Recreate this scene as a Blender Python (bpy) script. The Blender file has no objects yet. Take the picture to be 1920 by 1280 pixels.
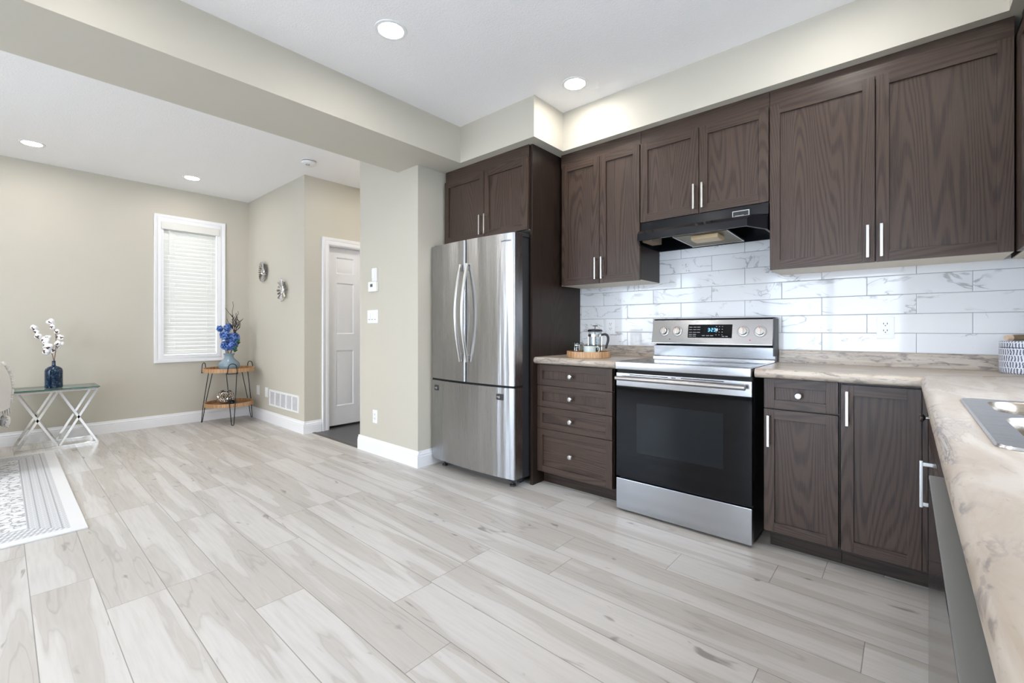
import bpy, bmesh, math, random
from mathutils import Vector, Matrix
random.seed(7)
R = math.radians
S = bpy.context.scene
COL = S.collection

# ------------------------------------------------------------------ camera
cam_d = bpy.data.cameras.new('camera')
cam = bpy.data.objects.new('camera', cam_d)
COL.objects.link(cam)
cam.location = (0, 0, 1.11)
cam.rotation_euler = (R(90), 0, R(90 - 48.7232))
cam_d.sensor_width = 36
cam_d.lens = 842.986 / 1920 * 36
cam_d.shift_y = -22.87 / 1920
cam_d.clip_start = 0.02
S.camera = cam

# ------------------------------------------------------------------ world, exposure, daylight
S.view_settings.view_transform = 'Standard'
S.view_settings.look = 'None'
S.view_settings.gamma = 1
S.view_settings.use_curve_mapping = False
S.view_settings.exposure = 1.72
S.cycles.use_denoising = True
S.cycles.max_bounces = 10
S.cycles.diffuse_bounces = 6
S.cycles.sample_clamp_indirect = 8

W = bpy.data.worlds.new('sky')
S.world = W
W.use_nodes = True
wn = W.node_tree
wn.nodes.clear()
_o = wn.nodes.new('ShaderNodeOutputWorld')
_b = wn.nodes.new('ShaderNodeBackground')
_t = wn.nodes.new('ShaderNodeTexCoord')
_n = wn.nodes.new('ShaderNodeTexNoise')
_n.inputs['Scale'].default_value = 3.0
_n.inputs['Detail'].default_value = 5
_r = wn.nodes.new('ShaderNodeValToRGB')
_r.color_ramp.elements[0].position = 0.40
_r.color_ramp.elements[0].color = (0.52, 0.72, 1.0, 1)
_r.color_ramp.elements[1].position = 0.60
_r.color_ramp.elements[1].color = (0.90, 0.95, 1, 1)
wn.links.new(_t.outputs['Generated'], _n.inputs['Vector'])
wn.links.new(_n.outputs['Fac'], _r.inputs['Fac'])
wn.links.new(_r.outputs['Color'], _b.inputs['Color'])
wn.links.new(_b.outputs[0], _o.inputs[0])
_b.inputs['Strength'].default_value = 4.2
LAMP = 33.5          # radiance of the recessed lamps' diffusers

def portal(loc, rot, sx, sy):
    l = bpy.data.lights.new('window_portal', 'AREA')
    l.shape = 'RECTANGLE'
    l.size = sx
    l.size_y = sy
    l.cycles.is_portal = True
    o = bpy.data.objects.new('window_portal', l)
    COL.objects.link(o)
    o.location = loc
    o.rotation_euler = rot
YR = -2.75           # rear wall
portal((-0.95, YR - 0.1, 1.05), (R(90), 0, 0), 1.9, 2.1)
portal((-3.95, YR - 0.1, 1.35), (R(90), 0, 0), 1.7, 1.7)
portal((0.78, 1.45, 1.6), (R(90), 0, R(90)), 1.3, 1.1)

# ------------------------------------------------------------------ mesh builder
class MB:
    def __init__(s):
        s.bm = bmesh.new()
        s.mi = 0
    def merge(s, tb, M=None):
        if M is not None:
            bmesh.ops.transform(tb, matrix=M, verts=tb.verts)
        bmesh.ops.recalc_face_normals(tb, faces=tb.faces)
        for f in tb.faces:
            f.material_index = s.mi
        me = bpy.data.meshes.new('t')
        tb.to_mesh(me)
        tb.free()
        s.bm.from_mesh(me)
        bpy.data.meshes.remove(me)
        return s
    def box(s, x0, x1, y0, y1, z0, z1, bev=0, seg=2, M=None):
        tb = bmesh.new()
        x0, x1 = min(x0, x1), max(x0, x1)
        y0, y1 = min(y0, y1), max(y0, y1)
        z0, z1 = min(z0, z1), max(z0, z1)
        bmesh.ops.create_cube(tb, size=1, matrix=Matrix.Translation(((x0 + x1) / 2, (y0 + y1) / 2, (z0 + z1) / 2)) @ Matrix.Diagonal((x1 - x0, y1 - y0, z1 - z0, 1)))
        if bev > 0:
            bev = min(bev, 0.45 * min(x1 - x0, y1 - y0, z1 - z0))
            bmesh.ops.bevel(tb, geom=list(tb.edges), offset=bev, segments=seg, affect='EDGES', profile=0.5)
        return s.merge(tb, M)
    def prism(s, poly, axis, a0, a1, bev=0, M=None):
        tb = bmesh.new()
        def P(u, v, a):
            return {'x': (a, u, v), 'y': (u, a, v), 'z': (u, v, a)}[axis]
        va = [tb.verts.new(P(u, v, a0)) for u, v in poly]
        vb = [tb.verts.new(P(u, v, a1)) for u, v in poly]
        n = len(poly)
        tb.faces.new(va)
        tb.faces.new(vb[::-1])
        for i in range(n):
            tb.faces.new((va[i], vb[i], vb[(i + 1) % n], va[(i + 1) % n]))
        if bev > 0:
            bmesh.ops.bevel(tb, geom=list(tb.edges), offset=bev, segments=2, affect='EDGES', profile=0.5)
        return s.merge(tb, M)
    def lathe(s, prof, c=(0, 0, 0), n=32, M=None, ring=False):
        tb = bmesh.new()
        rows = []
        for r, z in prof:
            if r < 1e-6:
                rows.append([tb.verts.new((c[0], c[1], c[2] + z))])
            else:
                rows.append([tb.verts.new((c[0] + r * math.cos(2 * math.pi * k / n), c[1] + r * math.sin(2 * math.pi * k / n), c[2] + z)) for k in range(n)])
        prs = list(zip(rows[:-1], rows[1:]))
        if ring:
            prs.append((rows[-1], rows[0]))
        for a, b in prs:
            for k in range(n):
                k2 = (k + 1) % n
                if len(a) == 1 and len(b) == 1:
                    continue
                if len(a) == 1:
                    tb.faces.new((a[0], b[k], b[k2]))
                elif len(b) == 1:
                    tb.faces.new((a[k], b[0], a[k2]))
                else:
                    tb.faces.new((a[k], b[k], b[k2], a[k2]))
        return s.merge(tb, M)
    def tube(s, pts, r, n=8, closed=False, M=None, flat=1.0, smooth=0):
        pts = [Vector(p) for p in pts]
        if smooth:
            rr = list(r) if isinstance(r, (list, tuple)) else [r] * len(pts)
            P, Q = [], []
            for i in range(len(pts) - 1):
                a, b, c, d = pts[max(i - 1, 0)], pts[i], pts[i + 1], pts[min(i + 2, len(pts) - 1)]
                for k in range(smooth):
                    u = k / smooth
                    P.append(0.5 * (2 * b + (c - a) * u + (2 * a - 5 * b + 4 * c - d) * u * u + (3 * b - a - 3 * c + d) * u ** 3))
                    Q.append(rr[i] * (1 - u) + rr[i + 1] * u)
            pts, r = P + [pts[-1]], Q + [rr[-1]]
        m = len(pts)
        rs = r if isinstance(r, (list, tuple)) else [r] * m
        tb = bmesh.new()
        rings = []
        up = None
        for i, p in enumerate(pts):
            if closed:
                t = pts[(i + 1) % m] - pts[i - 1]
            else:
                t = pts[min(i + 1, m - 1)] - pts[max(i - 1, 0)]
            t.normalize()
            if up is None:
                up = Vector((0, 0, 1)) if abs(t.z) < 0.9 else Vector((1, 0, 0))
            a = t.cross(up)
            if a.length < 1e-5:
                a = t.cross(Vector((0, 1, 0)))
            a.normalize()
            b = t.cross(a)
            up = -b
            rings.append([tb.verts.new(p + rs[i] * (math.cos(2 * math.pi * k / n) * a + flat * math.sin(2 * math.pi * k / n) * b)) for k in range(n)])
        for i in range(m if closed else m - 1):
            A, B = rings[i], rings[(i + 1) % m]
            for k in range(n):
                tb.faces.new((A[k], B[k], B[(k + 1) % n], A[(k + 1) % n]))
        if not closed:
            tb.faces.new(rings[0][::-1])
            tb.faces.new(rings[-1])
        return s.merge(tb, M)
    def ball(s, c, r, sub=2, sc=(1, 1, 1), rot=None):
        tb = bmesh.new()
        M = Matrix.Translation(c)
        if rot is not None:
            M = M @ rot
        M = M @ Matrix.Diagonal((sc[0], sc[1], sc[2], 1))
        bmesh.ops.create_icosphere(tb, subdivisions=sub, radius=r)
        return s.merge(tb, M)
    def grid(s, fn, nu, nv, thick=0, close_u=False):
        tb = bmesh.new()
        V = [[tb.verts.new(fn(i / nu, j / nv)) for j in range(nv + 1)] for i in range(nu + (0 if close_u else 1))]
        L = len(V)
        for i in range(nu):
            for j in range(nv):
                tb.faces.new((V[i][j], V[(i + 1) % L][j], V[(i + 1) % L][j + 1], V[i][j + 1]))
        if thick:
            bmesh.ops.recalc_face_normals(tb, faces=tb.faces)
            bmesh.ops.solidify(tb, geom=list(tb.faces), thickness=thick)
        return s.merge(tb)

WLOC = {}
WN = True
def obj(name, mb, mats, parent=None, angle=35, loc=None):
    """link the builder's geometry (given in world metres) as ONE mesh object"""
    me = bpy.data.meshes.new(name)
    bm = mb.bm
    if parent is None:
        if loc is None:
            xs = [v.co for v in bm.verts]
            loc = Vector(((min(v.x for v in xs) + max(v.x for v in xs)) / 2, (min(v.y for v in xs) + max(v.y for v in xs)) / 2, min(v.z for v in xs)))
        base = Vector(loc)
    else:
        base = WLOC[parent.name]
    bmesh.ops.translate(bm, verts=bm.verts, vec=-base)
    bm.to_mesh(me)
    bm.free()
    for p in me.polygons:
        p.use_smooth = True
    me.set_sharp_from_angle(angle=R(angle))
    o = bpy.data.objects.new(name, me)
    COL.objects.link(o)
    for m in (mats if isinstance(mats, (list, tuple)) else [mats]):
        me.materials.append(m)
    if WN:
        wm = o.modifiers.new('weighted_normal', 'WEIGHTED_NORMAL')
        wm.keep_sharp = True
    if parent is None:
        o.location = base
    else:
        o.parent = parent
    WLOC[o.name] = base
    return o
def tag(o, label, cat, group=None):
    o['label'] = label
    o['category'] = cat
    if group:
        o['group'] = group
    return o
def thing(name, label, cat, loc, group=None):
    o = bpy.data.objects.new(name, None)
    o.empty_display_size = 0.1
    COL.objects.link(o)
    o.location = loc
    WLOC[o.name] = Vector(loc)
    return tag(o, label, cat, group)
def struct(name, mb, mats, parent=None):
    o = obj(name, mb, mats, parent)
    if parent is None:
        o['kind'] = 'structure'
    return o

# ------------------------------------------------------------------ materials
class N:
    def __init__(s, name):
        s.m = bpy.data.materials.new(name)
        s.m.use_nodes = True
        s.t = s.m.node_tree
        s.b = s.t.nodes['Principled BSDF']
        s.out = s.t.nodes['Material Output']
    def _set(s, sock, v):
        if isinstance(v, bpy.types.NodeSocket):
            s.t.links.new(v, sock)
        elif isinstance(v, (tuple, list)) and len(v) == 3 and sock.type == 'RGBA':
            sock.default_value = (*v, 1)
        else:
            sock.default_value = v
    def set(s, **k):
        for a, v in k.items():
            s._set(s.b.inputs[a.replace('_', ' ')], v)
        return s
    def pos(s):
        return s.t.nodes.new('ShaderNodeNewGeometry').outputs['Position']
    def xyz(s, v):
        n = s.t.nodes.new('ShaderNodeSeparateXYZ')
        s._set(n.inputs[0], v)
        return n.outputs
    def comb(s, x, y, z):
        n = s.t.nodes.new('ShaderNodeCombineXYZ')
        for i, v in enumerate((x, y, z)):
            s._set(n.inputs[i], v)
        return n.outputs[0]
    def f(s, op, a, b=0.0, c=0.0):
        n = s.t.nodes.new('ShaderNodeMath')
        n.operation = op
        s._set(n.inputs[0], a)
        s._set(n.inputs[1], b)
        s._set(n.inputs[2], c)
        return n.outputs[0]
    def noise(s, v, scale=1, detail=2, rough=0.5, dist=0.0):
        n = s.t.nodes.new('ShaderNodeTexNoise')
        s._set(n.inputs['Vector'], v)
        n.inputs['Scale'].default_value = scale
        n.inputs['Detail'].default_value = detail
        n.inputs['Roughness'].default_value = rough
        n.inputs['Distortion'].default_value = dist
        return n.outputs['Fac']
    def white(s, v):
        n = s.t.nodes.new('ShaderNodeTexWhiteNoise')
        n.noise_dimensions = '3D'
        s._set(n.inputs['Vector'], v)
        return n.outputs['Color']
    def vor(s, v, scale, feature='F1', out='Distance'):
        n = s.t.nodes.new('ShaderNodeTexVoronoi')
        n.feature = feature
        s._set(n.inputs['Vector'], v)
        n.inputs['Scale'].default_value = scale
        return n.outputs[out]
    def ss(s, v, a, b, lo=0.0, hi=1.0):
        n = s.t.nodes.new('ShaderNodeMapRange')
        n.interpolation_type = 'SMOOTHSTEP'
        s._set(n.inputs[0], v)
        for i, q in enumerate((a, b, lo, hi)):
            n.inputs[i + 1].default_value = q
        return n.outputs[0]
    def mix(s, fac, a, b):
        n = s.t.nodes.new('ShaderNodeMix')
        n.data_type = 'RGBA'
        s._set(n.inputs['Factor'], fac)
        s._set(n.inputs[6], a)
        s._set(n.inputs[7], b)
        return n.outputs[2]
    def bump(s, h, strength=0.2, dist=0.01):
        n = s.t.nodes.new('ShaderNodeBump')
        n.inputs['Strength'].default_value = strength
        n.inputs['Distance'].default_value = dist
        s._set(n.inputs['Height'], h)
        s.t.links.new(n.outputs[0], s.b.inputs['Normal'])
        return s

def plain(name, col, rough=0.5, metal=0.0, **k):
    n = N(name)
    n.set(Base_Color=col, Roughness=rough, Metallic=metal, **k)
    return n.m

def m_paint(name, col, bump=0.02, scale=90, rough=0.6):
    n = N(name)
    p = n.pos()
    n.set(Base_Color=col, Roughness=rough)
    n.bump(n.noise(p, scale, 3), bump, 0.01)
    return n.m
M_wall = m_paint('wall paint', (0.545, 0.512, 0.437))
M_ceil = m_paint('ceiling paint', (0.90, 0.885, 0.88), 0.25, 110, 0.8)
M_trim = plain('white trim paint', (0.85, 0.85, 0.87), 0.3)
M_white = plain('white plastic', (0.83, 0.83, 0.83), 0.3)
M_black = plain('black plastic', (0.012, 0.012, 0.013), 0.3)
M_dark = plain('dark gap', (0.008, 0.008, 0.008), 0.7)

def m_floor():
    n = N('laminate planks')
    x, y, z = n.xyz(n.pos())
    v = n.f('DIVIDE', n.f('SUBTRACT', y, 0.083), 0.1945)
    row = n.f('FLOOR', v)
    rr = n.xyz(n.white(n.comb(row, 3.3, 1.7)))[0]
    u = n.f('DIVIDE', n.f('ADD', x, n.f('MULTIPLY', rr, 6.1)), 1.22)
    c = n.f('FLOOR', u)
    idc = n.white(n.comb(row, c, 0.5))
    i0, i1, i2 = n.xyz(idc)
    fx = n.f('SUBTRACT', u, c)
    fy = n.f('SUBTRACT', v, row)
    ex = n.f('MULTIPLY', n.f('MINIMUM', fx, n.f('SUBTRACT', 1.0, fx)), 1.22)
    ey = n.f('MULTIPLY', n.f('MINIMUM', fy, n.f('SUBTRACT', 1.0, fy)), 0.1945)
    gap = n.ss(n.f('MINIMUM', ex, ey), 0.0004, 0.0022, 1, 0)
    ox = n.f('MULTIPLY', i0, 31.0)
    oy = n.f('MULTIPLY', i1, 17.0)
    g = n.comb(n.f('ADD', n.f('MULTIPLY', x, 0.7), ox), n.f('ADD', n.f('MULTIPLY', y, 8.5), oy), n.f('MULTIPLY', i2, 9.0))
    n1 = n.noise(g, 1.0, 3, 0.45, 0.35)
    fine = n.noise(n.comb(n.f('ADD', n.f('MULTIPLY', x, 5.0), ox), n.f('MULTIPLY', y, 75.0), i2), 1.0, 3)
    ring = n.f('ABSOLUTE', n.f('SUBTRACT', n.f('FRACT', n.f('MULTIPLY', n1, 9.0)), 0.5))
    zone = n.ss(n1, 0.44, 0.55)
    col = n.mix(zone, (0.61, 0.58, 0.55), (0.50, 0.465, 0.425))
    col = n.mix(n.f('MULTIPLY', n.f('MULTIPLY', n.ss(ring, 0.0, 0.14, 1, 0), zone), 0.45), col, (0.29, 0.26, 0.235))
    col = n.mix(n.ss(fine, 0.35, 0.75, 0, 0.22), col, (0.38, 0.35, 0.32))
    col = n.mix(n.f('MULTIPLY', i2, 0.20), col, (0.47, 0.44, 0.41))
    # knots and short dark streaks
    kn = n.noise(n.comb(n.f('ADD', n.f('MULTIPLY', x, 5.5), oy), n.f('ADD', n.f('MULTIPLY', y, 16.0), ox), i0), 1.0, 2, 0.5, 0.8)
    col = n.mix(n.ss(kn, 0.665, 0.77, 0, 0.7), col, (0.17, 0.15, 0.135))
    col = n.mix(n.f('MULTIPLY', gap, 0.75), col, (0.16, 0.14, 0.13))
    n.set(Base_Color=col, Roughness=n.ss(fine, 0.2, 0.8, 0.30, 0.42))
    n.bump(n.f('ADD', n.f('MULTIPLY', gap, -1.0), n.f('MULTIPLY', fine, 0.12)), 0.25, 0.002)
    return n.m
M_floor = m_floor()

def m_wood(name, horiz=False, dark=1.0, rough=0.36):
    n = N(name)
    x, y, z = n.xyz(n.pos())
    s = n.f('ADD', x, n.f('MULTIPLY', y, 0.9))
    if horiz:
        a, b = z, s
    else:
        a, b = s, z
    wob = n.noise(n.comb(n.f('MULTIPLY', a, 5.2), n.f('MULTIPLY', b, 0.34), 3.1), 1.0, 1.2, 0.35, 0.1)
    ring = n.f('FRACT', n.f('MULTIPLY', wob, 44.0))
    line = n.ss(n.f('ABSOLUTE', n.f('SUBTRACT', ring, 0.5)), 0.06, 0.34, 1, 0)
    pore = n.noise(n.comb(n.f('MULTIPLY', a, 330.0), n.f('MULTIPLY', b, 7.0), 0.0), 1.0, 2, 0.6)
    pm = n.ss(pore, 0.42, 0.62)
    k = n.f('MULTIPLY', line, n.ss(pore, 0.25, 0.6, 0.35, 1.0))
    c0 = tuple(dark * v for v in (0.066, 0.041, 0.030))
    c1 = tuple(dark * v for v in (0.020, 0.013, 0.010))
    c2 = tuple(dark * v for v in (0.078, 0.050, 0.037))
    tone = n.noise(n.comb(n.f('MULTIPLY', a, 5.0), n.f('MULTIPLY', b, 0.8), 8.0), 1.0, 2)
    col = n.mix(tone, c0, c2)
    col = n.mix(n.f('MULTIPLY', k, 0.62), col, c1)
    col = n.mix(n.f('MULTIPLY', pm, 0.22), col, c1)
    n.set(Base_Color=col, Roughness=rough, Specular_IOR_Level=0.32)
    n.bump(n.f('SUBTRACT', 1.0, n.f('ADD', n.f('MULTIPLY', k, 0.6), n.f('MULTIPLY', pm, 0.4))), 0.12, 0.001)
    return n.m
M_wv = m_wood('dark oak vertical grain')
M_wh = m_wood('dark oak horizontal grain', True)
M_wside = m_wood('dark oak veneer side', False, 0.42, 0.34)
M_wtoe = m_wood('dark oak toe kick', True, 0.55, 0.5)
WOOD = [M_wv, M_wh]
M_under = plain('pale melamine underside', (0.72, 0.66, 0.55), 0.5)

def m_tile():
    n = N('marble wall tile')
    x, y, z = n.xyz(n.pos())
    v = n.f('DIVIDE', n.f('SUBTRACT', z, 0.987), 0.102)
    row = n.f('FLOOR', v)
    odd = n.f('MODULO', n.f('ADD', row, 10.0), 2.0)
    u = n.f('DIVIDE', n.f('ADD', n.f('ADD', x, 1.582), n.f('MULTIPLY', odd, -0.204)), 0.405)
    c = n.f('FLOOR', u)
    i0, i1, i2 = n.xyz(n.white(n.comb(row, c, 2.5)))
    fx = n.f('SUBTRACT', u, c)
    fy = n.f('SUBTRACT', v, row)
    ex = n.f('MULTIPLY', n.f('MINIMUM', fx, n.f('SUBTRACT', 1.0, fx)), 0.405)
    ey = n.f('MULTIPLY', n.f('MINIMUM', fy, n.f('SUBTRACT', 1.0, fy)), 0.102)
    e = n.f('MINIMUM', ex, ey)
    gap = n.ss(e, 0.0010, 0.0018, 1, 0)
    q = n.comb(n.f('ADD', n.f('MULTIPLY', x, 4.2), n.f('MULTIPLY', i0, 43.0)), n.f('MULTIPLY', i1, 23.0), n.f('ADD', n.f('MULTIPLY', z, 8.0), n.f('MULTIPLY', i2, 31.0)))
    a = n.noise(q, 0.8, 4, 0.55, 0.9)
    b = n.noise(q, 1.1, 2)
    vein = n.f('MULTIPLY', n.ss(n.f('ABSOLUTE', n.f('SUBTRACT', a, 0.5)), 0.0, 0.022, 1, 0), n.ss(b, 0.44, 0.60))
    smoky = n.f('MULTIPLY', n.ss(n.f('ABSOLUTE', n.f('SUBTRACT', a, 0.5)), 0.0, 0.09, 1, 0), n.ss(b, 0.5, 0.7))
    col = n.mix(n.f('MULTIPLY', smoky, 0.22), (0.78, 0.785, 0.80), (0.48, 0.48, 0.49))
    col = n.mix(n.f('MULTIPLY', vein, 0.62), col, (0.27, 0.27, 0.28))
    col = n.mix(gap, col, (0.34, 0.34, 0.35))
    n.set(Base_Color=col, Roughness=n.ss(gap, 0, 1, 0.06, 0.7), Specular_IOR_Level=0.33)
    n.bump(n.ss(e, 0.0008, 0.0045), 0.5, 0.002)
    return n.m
M_tile = m_tile()

def m_counter(name, along_x=True, seed=0.0, edge=False):
    n = N(name)
    x, y, z = n.xyz(n.pos())
    a, b = (x, y) if along_x else (y, x)
    q = n.comb(n.f('MULTIPLY', a, 2.6), n.f('MULTIPLY', b, 10.0), n.f('ADD', n.f('MULTIPLY', z, 42.0), seed))
    s1 = n.noise(q, 1.0, 5, 0.6, 1.3)
    s2 = n.noise(q, 0.55, 3, 0.5, 0.6)
    gr = n.noise(n.comb(n.f('MULTIPLY', a, 30.0), n.f('MULTIPLY', b, 60.0), n.f('MULTIPLY', z, 90.0)), 1.0, 3, 0.6)
    col = n.mix(n.ss(s1, 0.38, 0.62), (0.43, 0.35, 0.275), (0.53, 0.46, 0.385))
    col = n.mix(n.ss(s2, 0.50, 0.66, 0, 0.6), col, (0.36, 0.32, 0.295))
    v = n.f('MULTIPLY', n.ss(n.f('ABSOLUTE', n.f('SUBTRACT', s1, 0.5)), 0.0, 0.03, 1, 0), n.ss(s2, 0.45, 0.55))
    nz = n.xyz(n.t.nodes.new('ShaderNodeNewGeometry').outputs['Normal'])[2]
    v = n.f('MULTIPLY', v, n.ss(nz, 0.80, 0.995, 1.0, 0.40))
    col = n.mix(n.f('MULTIPLY', v, 0.85), col, (0.13, 0.105, 0.10))
    bl = n.noise(n.comb(n.f('MULTIPLY', a, 16.0), n.f('MULTIPLY', b, 26.0), n.f('MULTIPLY', z, 55.0)), 1.0, 4, 0.6, 0.6)
    col = n.mix(n.f('MULTIPLY', n.ss(bl, 0.52, 0.66), n.ss(nz, 0.82, 0.998, 0.75, 0.16)), col, (0.17, 0.14, 0.135))
    col = n.mix(n.ss(gr, 0.62, 0.72, 0, 0.55), col, (0.24, 0.20, 0.18))
    n.set(Base_Color=col, Roughness=0.32)
    n.bump(gr, 0.05, 0.001)
    return n.m
M_cx = m_counter('stone laminate main run', True)
M_cy = m_counter('stone laminate side run', False, 5.0)

def m_steel(name, col=(0.60, 0.60, 0.605), rough=0.2, vertical=True, wave=0.25, aniso=0.0):
    n = N(name)
    x, y, z = n.xyz(n.pos())
    if vertical:
        q = n.comb(n.f('MULTIPLY', x, 900.0), n.f('MULTIPLY', y, 900.0), n.f('MULTIPLY', z, 4.0))
        w = n.comb(n.f('MULTIPLY', x, 16.0), n.f('MULTIPLY', y, 4.0), n.f('MULTIPLY', z, 0.7))
    else:
        q = n.comb(n.f('MULTIPLY', x, 4.0), n.f('MULTIPLY', y, 900.0), n.f('MULTIPLY', z, 900.0))
        w = n.comb(n.f('MULTIPLY', x, 3.0), n.f('MULTIPLY', y, 4.0), n.f('MULTIPLY', z, 3.0))
    g = n.noise(q, 1.0, 2)
    l = n.noise(w, 1.0, 1.5)
    n.set(Base_Color=col, Metallic=1.0, Roughness=n.ss(g, 0.2, 0.8, rough * 0.85, rough * 1.15))
    if aniso:
        tn = n.t.nodes.new('ShaderNodeTangent')
        tn.direction_type = 'RADIAL'
        tn.axis = 'Z'
        n.t.links.new(tn.outputs[0], n.b.inputs['Tangent'])
        n.b.inputs['Anisotropic'].default_value = aniso
        n.b.inputs['Anisotropic Rotation'].default_value = 0.25
    n.bump(n.f('ADD', n.f('MULTIPLY', l, 1.0), n.f('MULTIPLY', g, 0.002)), wave, 0.02)
    return n.m
M_fridge = m_steel('stainless fridge door', (0.42, 0.42, 0.43), 0.25, True, 0.16, 0.95)
M_steel = m_steel('stainless range', (0.40, 0.40, 0.41), 0.22, False, 0.05)
M_nickel = plain('brushed nickel', (0.56, 0.545, 0.52), 0.28, 1.0)
M_chrome = plain('chrome', (0.82, 0.82, 0.82), 0.06, 1.0)
M_sink = m_steel('sink steel', (0.60, 0.60, 0.62), 0.3, False, 0.03)
M_bowl = m_steel('sink bowl steel', (0.40, 0.345, 0.285), 0.3, False, 0.03)
M_bglass = plain('black oven glass', (0.004, 0.004, 0.005), 0.04, Specular_IOR_Level=0.22)
M_bglass2 = plain('oven window', (0.007, 0.009, 0.011), 0.04, Specular_IOR_Level=0.25)
M_cook = plain('black ceramic glass', (0.012, 0.011, 0.011), 0.07)
M_ring = plain('burner ring print', (0.16, 0.15, 0.145), 0.2)
M_hood = plain('black enamel', (0.007, 0.008, 0.011), 0.16, Specular_IOR_Level=0.3)
M_grey = plain('charcoal fridge case', (0.035, 0.035, 0.038), 0.4)
M_led = N('lamp diffuser')
M_led.set(Base_Color=(1, 1, 1), Emission_Color=(1.0, 0.955, 0.90), Emission_Strength=LAMP)
M_led = M_led.m
M_blue = N('clock display')
M_blue.set(Base_Color=(0.02, 0.1, 0.3), Emission_Color=(0.15, 0.55, 1.0), Emission_Strength=1.0)
M_blue = M_blue.m
M_red = plain('red print', (0.6, 0.03, 0.02), 0.4)
M_print = plain('white print', (0.55, 0.55, 0.55), 0.5)

def m_glass(name, tint=(1, 1, 1), f0=1.45, rough=0.0):
    n = N(name)
    t = n.t
    tr = t.nodes.new('ShaderNodeBsdfTransparent')
    tr.inputs[0].default_value = (*tint, 1)
    gl = t.nodes.new('ShaderNodeBsdfGlossy')
    gl.inputs['Roughness'].default_value = rough
    fr = t.nodes.new('ShaderNodeFresnel')
    fr.inputs['IOR'].default_value = f0
    mx = t.nodes.new('ShaderNodeMixShader')
    bk = t.nodes.new('ShaderNodeNewGeometry').outputs['Backfacing']
    t.links.new(n.f('ADD', f0, n.f('MULTIPLY', bk, 1 / f0 - f0)), fr.inputs['IOR'])
    t.links.new(fr.outputs[0], mx.inputs[0])
    t.links.new(tr.outputs[0], mx.inputs[1])
    t.links.new(gl.outputs[0], mx.inputs[2])
    t.links.new(mx.outputs[0], n.out.inputs[0])
    t.nodes.remove(n.b)
    return n.m
M_pane = m_glass('window glass')
M_tglass = m_glass('clear glass', (0.94, 0.97, 0.95), 1.5)
M_jglass = m_glass('jar glass', (0.9, 0.92, 0.92), 1.6)
M_gedge = plain('green glass edge', (0.02, 0.16, 0.11), 0.1)

# ------------------------------------------------------------------ room shell
HC = 2.715     # kitchen ceiling
HL = 2.75      # living area ceiling
XF = -6.42     # far wall
YS = 2.13      # side wall beside the window
XH = -4.80     # hall wall with the door
YB = 3.13      # wall behind the range
XR = 0.68      # right wall
mb = MB(); mb.box(XF - 0.15, XR + 0.15, YR - 0.15, 2.222, -0.1, 0); mb.box(-3.83, XR + 0.15, 2.222, YB + 0.1, -0.1, 0)
struct('floor', mb, M_floor)
def m_slate():
    n = N('slate floor tile')
    x, y, z = n.xyz(n.pos())
    fx = n.f('FRACT', n.f('DIVIDE', n.f('ADD', x, 9.07), 0.61))
    fy = n.f('FRACT', n.f('DIVIDE', n.f('ADD', y, 0.14), 0.305))
    e = n.f('MINIMUM', n.f('MULTIPLY', n.f('MINIMUM', fx, n.f('SUBTRACT', 1.0, fx)), 0.61), n.f('MULTIPLY', n.f('MINIMUM', fy, n.f('SUBTRACT', 1.0, fy)), 0.305))
    g = n.noise(n.pos(), 14, 4)
    col = n.mix(g, (0.07, 0.07, 0.08), (0.11, 0.105, 0.115))
    col = n.mix(n.ss(e, 0.001, 0.003, 1, 0), col, (0.05, 0.05, 0.055))
    n.set(Base_Color=col, Roughness=0.35)
    return n.m
mb = MB(); mb.box(XH - 0.1, -3.83, 2.222, 4.3, -0.1, 0)
struct('floor', mb, m_slate())
M_strip = plain('dark transition strip', (0.10, 0.085, 0.075), 0.4)
mb = MB(); mb.prism([(2.205, 0), (2.245, 0), (2.240, 0.006), (2.210, 0.004)], 'x', -4.785, -3.835)
struct('trim_1', mb, M_strip)
# ceilings
mb = MB(); mb.box(XF - 0.15, -2.95, YR - 0.15, 4.3, HL, HL + 0.15)
struct('ceiling', mb, M_ceil)
mb = MB(); mb.box(-2.95, XR + 0.15, YR - 0.15, YB + 0.1, HC, HC + 0.185)
struct('ceiling', mb, M_ceil)
# beam and soffits (painted drywall)
mb = MB(); mb.box(-3.222, -2.665, YR, 2.2148, 2.43, HC); mb.box(-2.9485, -2.665, 2.2148, YB, 2.43, HC)
mb.box(-3.222, -2.951, YR, 2.2148, HC, HL)
struct('wall_beam', mb, M_wall)
mb = MB(); mb.box(-2.665, -1.917, 2.412, YB, 2.43, HC); mb.box(-1.917, 0.32, 2.758, YB, 2.43, HC); mb.box(0.32, XR, 2.2, YB, 2.43, HC)
struct('wall_soffit', mb, M_wall)
# far wall with window opening
wy0, wy1, wz0, wz1 = 1.228, 1.785, 0.80, 2.352
mb = MB()
mb.box(XF - 0.15, XF, YR, wy0, 0, HL); mb.box(XF - 0.15, XF, wy1, YS, 0, HL)
mb.box(XF - 0.15, XF, wy0, wy1, 0, wz0); mb.box(XF - 0.15, XF, wy0, wy1, wz1, HL)
struct('wall_far', mb, M_wall)
mb = MB(); mb.box(XF - 0.15, XH - 0.12, YS, YS + 0.12, 0, HL)
struct('wall_side', mb, M_wall)
dy0, dy1, dz1 = 2.395, 3.165, 2.045
mb = MB(); mb.box(XH - 0.12, XH, YS, dy0, 0, HL); mb.box(XH - 0.12, XH, dy1, 4.3, 0, HL); mb.box(XH - 0.12, XH, dy0, dy1, dz1, HL)
struct('wall_hall', mb, M_wall)
mb = MB(); mb.box(XH - 0.12, -3.7, 4.3, 4.4, 0, HL)
struct('wall_hall_end', mb, M_wall)
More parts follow.
